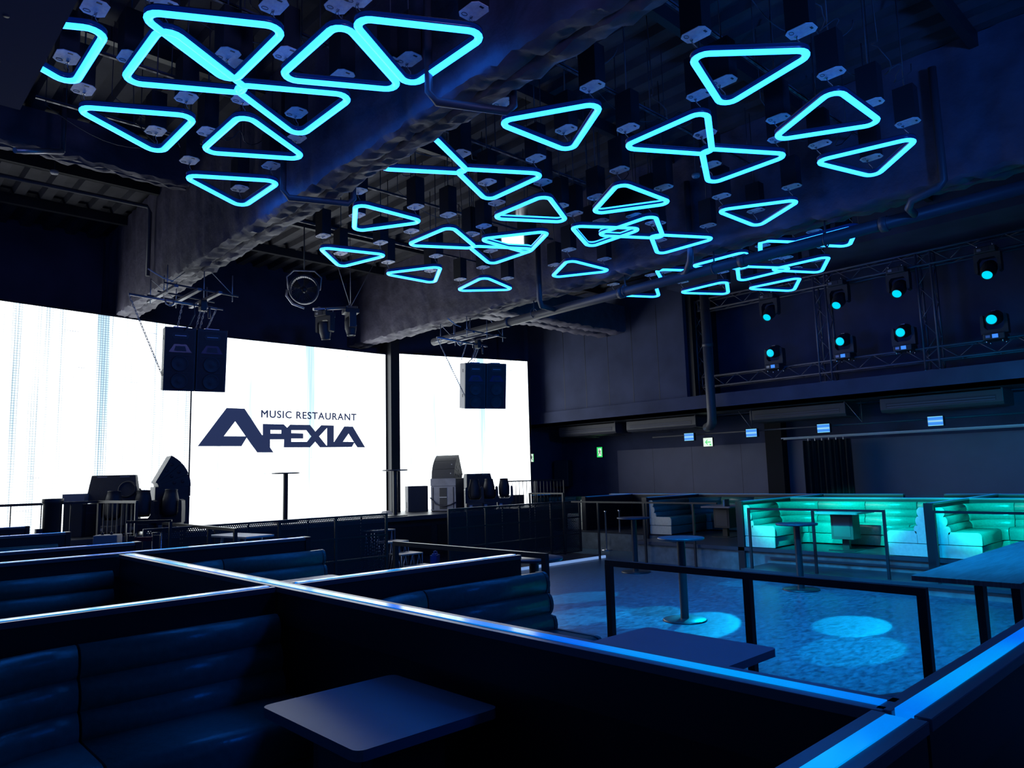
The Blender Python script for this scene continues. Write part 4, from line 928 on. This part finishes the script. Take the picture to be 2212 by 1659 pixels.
# ------------------------------------------------------------------ sofas
def sofa_path(pts, rad, n=8):
    """polyline with filleted corners, list of (p, normal to the left) plus arc length; returns runs split at fillets"""
    runs = []; cur = [Vector(pts[0])]
    for i in range(1, len(pts) - 1):
        a, b, c = Vector(pts[i - 1]), Vector(pts[i]), Vector(pts[i + 1]); d1 = (b - a).normalized(); d2 = (c - b).normalized()
        p1 = b - d1 * rad; p2 = b + d2 * rad; cur.append(p1); runs.append((cur, None)); ctr = p1 + (d2 * rad)
        arc = []
        for k in range(n + 1):
            th = PI / 2 * k / n; arc.append(ctr - d2 * rad * math.cos(th) + d1 * rad * math.sin(th))
        runs.append((arc, (d1, d2))); cur = [p2]
    cur.append(Vector(pts[-1])); runs.append((cur, None)); return runs
def sweep_run(run, prof, side, gap=.006, ends=None):
    """prof: closed list of (depth, z), depth measured from the back line into the seat"""
    P = len(prof); n_ = len(run); vs = []
    run = [Vector(p) for p in run]
    d0 = (run[1] - run[0]).normalized(); dn = (run[-1] - run[-2]).normalized(); run[0] = run[0] + d0 * gap; run[-1] = run[-1] - dn * gap; ends = ends or (d0, dn)
    for i, p in enumerate(run):
        a = run[max(0, i - 1)]; c = run[min(n_ - 1, i + 1)]; t_ = ends[0] if i == 0 else ends[1] if i == n_ - 1 else (c - a).normalized(); nn = Vector((-t_.y, t_.x)) * side
        for d, z in prof: vs.append((p.x + nn.x * d, p.y + nn.y * d, z))
    fs = [(i * P + j, i * P + (j + 1) % P, (i + 1) * P + (j + 1) % P, (i + 1) * P + j) for i in range(n_ - 1) for j in range(P)]
    fs += [tuple(range(P))[::-1], tuple((n_ - 1) * P + j for j in range(P))]
    if side < 0: fs = [f[::-1] for f in fs]
    mb = MB().add(vs, fs, True); mb.sm[-1] = mb.sm[-2] = False; return mb
def ell(cx, cz, rx_, rz_, n_=14): return [(cx + rx_ * math.cos(2 * PI * k / n_), cz + rz_ * math.sin(2 * PI * k / n_)) for k in range(n_)]
def rr_prof(d0, d1, z0, z1, r):
    o_ = []
    for cx, cz, a0 in ((d1 - r, z1 - r, 0), (d0 + .02, z1 - .02, 90), (d0 + .01, z0 + .01, 180), (d1 - .012, z0 + .012, 270)):
        rr = r if a0 == 0 else (.02 if a0 == 90 else .01)
        for k in range(4):
            a = R(a0 + 90 * k / 3); o_.append((cx + rr * math.cos(a), cz + rr * math.sin(a)))
    return o_
def sofa(pts, z0, side, rad, label, ends=(True, True), cream_ends=True):
    t = thing('booth_sofa', label, 'sofa', (0, 0, z0), 0, 'channelled booth sofas')
    SZ = .42; rolls = [(.065, SZ + .315, .065, .085), (.085, SZ + .17, .075, .09), (.11, SZ + .03, .085, .095)]
    seatp = rr_prof(.13, .62, .22, SZ, .06); basep = rr_prof(.02, .60, .02, .215, .012)
    backp = rr_prof(.0, .09, .2, SZ + .36, .03)
    for run, kind in sofa_path(pts, rad):
        L_ = (run[-1] - run[0]).length
        segs = [run]
        if kind is None and L_ > 1.7: mid = (run[0] + run[-1]) / 2; segs = [[run[0], mid], [mid, run[-1]]]
        for sg in segs:
            for cx, cz, a, b in rolls: sweep_run(sg, ell(cx, cz, a, b), side, .006, kind).build('back_roll', 'leather', t)
            sweep_run(sg, backp, side, .002, kind).build('back_board', 'leather', t); sweep_run(sg, seatp, side, .006, kind).build('seat_cushion', 'leather', t); sweep_run(sg, basep, side, .0, kind).build('base', 'leather', t)
    allp = [Vector(p) for p in pts]
    for i, e in enumerate((0, -1)):
        if not ends[i]: continue
        p = allp[e]; q = allp[1] if e == 0 else allp[-2]; d = (p - q).normalized(); 
        fwd = (allp[1] - allp[0]).normalized() if e == 0 else (allp[-1] - allp[-2]).normalized(); nn = Vector((-fwd.y, fwd.x)) * side
        # scalloped end profile
        pr = []
        for k, (cx, cz, a, b) in enumerate(rolls):
            lo, hi = ((80, -55), (55, -55), (40, -80))[k]
            for w in range(7):
                th = R(lo + (hi - lo) * w / 6); pr.append((cx + a * math.cos(th) * 1.02, cz + b * math.sin(th)))
        pr = [(0.0, SZ + .395), (.05, SZ + .40)] + [q_ for q_ in pr if q_[1] > SZ - .05] + [(.15, SZ - .06), (.15, .225), (0, .225)]
        def endcap(poly, nm):
            vs = [(p.x + nn.x * a + d.x * .0, p.y + nn.y * a + d.y * .0, z) for a, z in poly] + [(p.x + nn.x * a + d.x * .03, p.y + nn.y * a + d.y * .03, z) for a, z in poly]
            n_ = len(poly); fs = [tuple(range(n_))[::-1], tuple(range(n_, 2 * n_))] + [(j, (j + 1) % n_, n_ + (j + 1) % n_, n_ + j) for j in range(n_)]
            MB().add(vs, fs).build(nm, 'cream' if cream_ends else 'leather', t, .004)
        endcap(pr, 'end_panel'); endcap(rr_prof(.155, .63, .225, SZ + .005, .06), 'seat_end_panel'); endcap(rr_prof(.0, .62, .01, .215, .012), 'base_end_panel')
    return t
sofa([(13.42, 7.66), (15.27, 7.66), (15.27, 4.36), (13.42, 4.36)], .45, -1, .7, 'brightly teal-lit U-shaped sofa with cream ends on the right platform')
sofa([(13.42, 4.20), (15.27, 4.20), (15.27, .8), (13.42, .8)], .45, -1, .7, 'teal-lit U-shaped sofa at the right edge beyond the blue post')
sofa([(14.93, 11.07), (17.16, 11.07), (17.16, 7.83), (14.6, 7.83)], .45, -1, .7, 'unlit dark green sofa with cream end in the booth left of the teal-lit one')
sofa([(15.2, 16.1), (17.16, 16.1), (17.16, 13.43), (15.2, 13.43)], .45, -1, .7, 'sofa whose cream end shows between the mesh fence and a black partition')
sofa([(1.90, 4.04), (.12, 4.04), (.12, .82), (1.6, .82)], .45, 1, .8, 'nearest dark sofa along the lower left of the photo', (False, False))
sofa([(3.98, 4.04), (2.09, 4.04), (2.09, .82), (3.6, .82)], .45, 1, .8, 'dark sofa with blue-edged rolls ending at the dance floor', (True, True), False)
sofa([(1.90, 7.19), (-1.6, 7.19), (-1.6, 4.24), (1.6, 4.24)], .45, 1, .8, 'dark sofa behind the left arm of the light strip crossing', (False, False))
sofa([(3.88, 7.19), (2.09, 7.19), (2.09, 4.24), (3.6, 4.24)], .45, 1, .75, 'dark sofa with blue-edged rolls in front of the mesh fence', (True, True), False)
sofa([(2.3, 11.16), (-1.6, 11.16), (-1.6, 8.6), (2.2, 8.6)], .45, 1, .8, 'sofa showing one blue roll at the far left edge', (False, False))

# ------------------------------------------------------------------ railings
def railing(pts, z0, z1, label, posts, r=.024, mid=(), cat='railing', bars=0):
    t = thing('railing', label, cat, (0, 0, 0), 0, 'black steel railings')
    tops = [(x, y, z1) for x, y in pts]
    for a, b in zip(tops[:-1], tops[1:]):
        a = Vector(a); b = Vector(b); d = (b - a).normalized(); MB().tube([a - d * r, b + d * r], r * 1.3, 4, smooth=False).build('top_rail', 'steel', t)
    for x, y in posts: MB().box(x - r, x + r, y - r, y + r, z0, z1 - r * .5).build('post', 'steel', t)
    for zz in mid:
        for a, b in zip(pts[:-1], pts[1:]): MB().tube([(*a, zz), (*b, zz)], r * .6, 4, smooth=False).build('mid_rail', 'steel', t)
    if bars:
        for a, b in zip(pts[:-1], pts[1:]):
            a = Vector(a); b = Vector(b); n_ = max(2, int((b - a).length / bars))
            for i in range(1, n_): p = a + (b - a) * i / n_; MB().tube([(p.x, p.y, z0 + .05), (p.x, p.y, z1)], .009, 6).build('bar', 'steel', t)
    return t
railing([(4.49, 3.74), (4.45, 1.50)], .45, 1.3, 'black railing in front of the dance floor, in the right foreground', [(4.49, 3.74), (4.47, 2.56), (4.45, 1.50)])
railing([(4.53, 6.70), (4.56, 4.50)], .45, 1.3, 'black railing behind the end of the right-hand partition', [(4.53, 6.70), (4.56, 4.50)])
railing([(4.50, 13.9), (4.50, 10.8)], .45, 1.3, 'black railing with pale top in front of the left mesh fence', [(4.50, 13.9), (4.50, 12.9), (4.50, 11.8), (4.50, 10.8)])
railing([(12.5, 7.05), (12.5, 4.68)], .18, 1.25, 'black railing in front of the teal-lit booth', [(12.5, 7.05), (12.5, 5.85), (12.5, 4.68)], .02)
railing([(12.5, 3.95), (12.5, .5)], .18, 1.25, 'black railing at the right edge beyond the long wooden table', [(12.5, 3.95), (12.5, 2.3), (12.5, .5)], .02)
railing([(13.25, 12.1), (13.28, 8.2)], 0, 1.30, 'black railing in front of the unlit booth', [(13.25, 11.3), (13.28, 10.0), (13.28, 8.75)], .02)
railing([(13.2, 13.5), (13.2, 12.35)], 0, 1.5, 'short black railing frame by the right mesh fence', [(13.2, 13.5), (13.2, 12.35)], .02)
railing([(13.9, 15.2), (16.3, 15.2)], 1.1, 1.80, 'barred railing on the stage at the right of the narrow screen', [(13.9, 15.2), (15.1, 15.2), (16.3, 15.2)], .018, bars=.14)
railing([(1.0, 14.3), (3.55, 14.3)], .45, 1.72, 'tall barred railing in front of the wing screen at the far left', [(1.0, 14.3), (3.55, 14.3)], .022, bars=.42)
railing([(3.55, 14.25), (3.75, 12.9)], .45, 1.72, 'tall barred railing end beside the left stage lamps', [(3.55, 14.25), (3.75, 12.9)], .022, bars=.16)
railing([(3.55, 12.6), (4.05, 12.2)], .45, 1.42, 'small pale-topped gate frame below the left lamps', [(3.55, 12.6), (4.05, 12.2)], .02)

# stanchions
for x, y, lab in ((14.8, 12.38, 'chrome crowd post standing alone, left one of two'), (15.25, 12.29, 'chrome crowd post beside the bar table, right one of two')):
    t = thing('stanchion', lab, 'post', (x, y, 0), 0, 'chrome crowd posts'); MB().lathe([(0, 0), (.15, 0), (.15, .02), (.03, .035), (0, .035)], 24).build('base', 'chrome', t); MB().lathe([(.024, .03), (.024, .95), (.03, .96), (.03, 1.0), (0, 1.0)], 16).build('pole', 'chrome', t)
# small folding stool with red cap near the left fence, and pale folding table
t = thing('folding_stand', 'two small chrome folding stands with a red clip behind the left partition', 'stand', (3.55, 11.75, .45), R(-40))
for x in (-.2, .16):
    MB().tube([(x - .05, 0, 0), (x - .05, 0, .84), (x + .07, 0, .84), (x + .07, 0, 0)], .012, 6).build('frame', 'chrome', t); MB().box(x - .04, x + .05, -.01, .01, .1, .8).build('panel', 'cabinet', t)
MB().box(-.14, .1, -.03, .0, .72, .78).build('red_clip', 'red', t)
t = thing('folding_table', 'pale folding table top with slanted legs in front of the left mesh fence', 'table', (4.95, 11.7, 0), R(-80))
MB().box(-.55, .55, -.25, .25, 1.13, 1.16).build('tabletop', 'white', t, .004)
for x in (-.35, .1): MB().tube([(x + .18, -.2, 1.13), (x, -.2, .0)], .022, 6).build('leg', 'white', t); MB().tube([(x + .18, .2, 1.13), (x, .2, .0)], .022, 6).build('leg', 'white', t)
t = thing('equipment_box', 'small grey box with knobs at the foot of the round post', 'box', (3.35, 12.9, .45), R(-30)); MB().box(-.17, .17, -.15, .15, .55, .78).build('body', 'cabinet_side', t, .01); MB().box(-.2, .2, -.2, .2, 0, .55).build('crate', 'cabinet', t, .01)
for x in (-.08, .05): MB().lathe([(0, .78), (.02, .78), (.02, .82), (0, .82)], 10, (x, 0)).build('knob', 'ink', t)
t = thing('pa_speaker', 'dark loudspeaker on a tripod in the far dark corner', 'speaker', (17.75, 16.55, .45), R(-70)); MB().tube([(0, 0, .1), (0, 0, 1.1)], .02, 8).build('pole', 'steel', t); MB().box(-.25, .25, -.2, .2, 1.1, 1.95).build('cabinet', 'cabinet', t, .02)
for a in (0, 120, 240): MB().tube([(0, 0, .5), (.4 * math.cos(R(a)), .4 * math.sin(R(a)), .01)], .012, 6).build('leg', 'steel', t)
t = thing('amplifier', 'small grey amplifier on the stage behind the barred railing', 'box', (14.6, 15.75, 1.1), R(-10)); MB().box(-.4, .4, -.15, .15, 0, .3).build('body', 'cabinet', t, .01); MB().box(-.35, -.1, -.156, -.15, .05, .25).build('front_plate', 'cabinet_side', t)

# ------------------------------------------------------------------ perforated mesh fences
def mesh_fence(x0, x1, y, z0, z1, n_, label):
    t = thing('mesh_fence', label, 'fence', (x0, y, z0), 0, 'perforated metal fences before the stage'); L_ = x1 - x0; H_ = z1 - z0; s_ = L_ / n_
    for i in range(n_):
        MB().box(i * s_ + .03, (i + 1) * s_ - .03, -.001, .001, .03, H_ - .03).build('perforated_panel', 'perf', t)
        MB().box(i * s_ + s_ / 2 - .012, i * s_ + s_ / 2 + .012, .003, .02, .03, H_ - .03).build('stiffener', 'steel', t)
    for i in range(n_ + 1): MB().box(i * s_ - .025, i * s_ + .025, -.02, .02, 0, H_).build('post', 'steel', t)
    for z in (0, H_ * .33, H_ * .66, H_ - .03): MB().box(0, L_, -.018, .018, z, z + .03).build('cross_rail', 'steel', t)
    MB().box(-.02, L_ + .02, -.025, .025, H_, H_ + .006).build('top_strip', 'cap', t)
mesh_fence(3.75, 8.2, 12.45, .05, 1.3, 4, 'black perforated fence in front of the stage, left of the steps')
mesh_fence(9.8, 13.95, 12.5, .05, 1.3, 4, 'black perforated fence in front of the stage, right of the steps')

# ------------------------------------------------------------------ stage steps and jerrycan
t = thing('stage_steps', 'four-tread steel stage steps with lattice sides between the fences', 'steps', (8.72, 0, 0)); t.scale = (.68, 1, 1)
for i, (z, y) in enumerate(((.88, 13.95), (.66, 13.45), (.44, 12.95), (.22, 12.45))):
    MB().box(0, .8, y - .25, y + .2, z - .03, z).build('tread', 'galv', t, .003)
    for x in (.02, .78):
        MB().tube([(x, y - .24, .0), (x, y - .24, z - .03)], .012, 6).build('leg', 'galv', t)
        for k in range(2): MB().tube([(x, y - .22 + k * .2, .04), (x, y - .12 + k * .2, z - .04)], .009, 5).build('brace', 'galv', t); MB().tube([(x, y - .12 + k * .2, z - .04), (x, y - .02 + k * .2, .04)], .009, 5).build('brace', 'galv', t)
    for k in range(3): MB().tube([(.03 + k * .25, y - .24, .04), (.155 + k * .25, y - .24, z - .04)], .009, 5).build('brace', 'galv', t); MB().tube([(.155 + k * .25, y - .24, z - .04), (.28 + k * .25, y - .24, .04)], .009, 5).build('brace', 'galv', t)
t = thing('jerrycan', 'blue plastic jerrycan beside the stage steps', 'jerrycan', (9.95, 13.2, .05), R(35))
MB().prism(rrect(.28, .16, .04), 0, .24, True).build('body', 'blue_can', t); MB().prism(rrect(.2, .1, .03), .24, .27, True).build('shoulder', 'blue_can', t)
MB().tube([(-.07, 0, .26), (-.06, 0, .32), (.05, 0, .32), (.06, 0, .26)], .014, 8).build('handle', 'blue_can', t); MB().lathe([(.025, .27), (.025, .3), (0, .3)], 12, (.1, 0)).build('cap', 'blue_can', t)
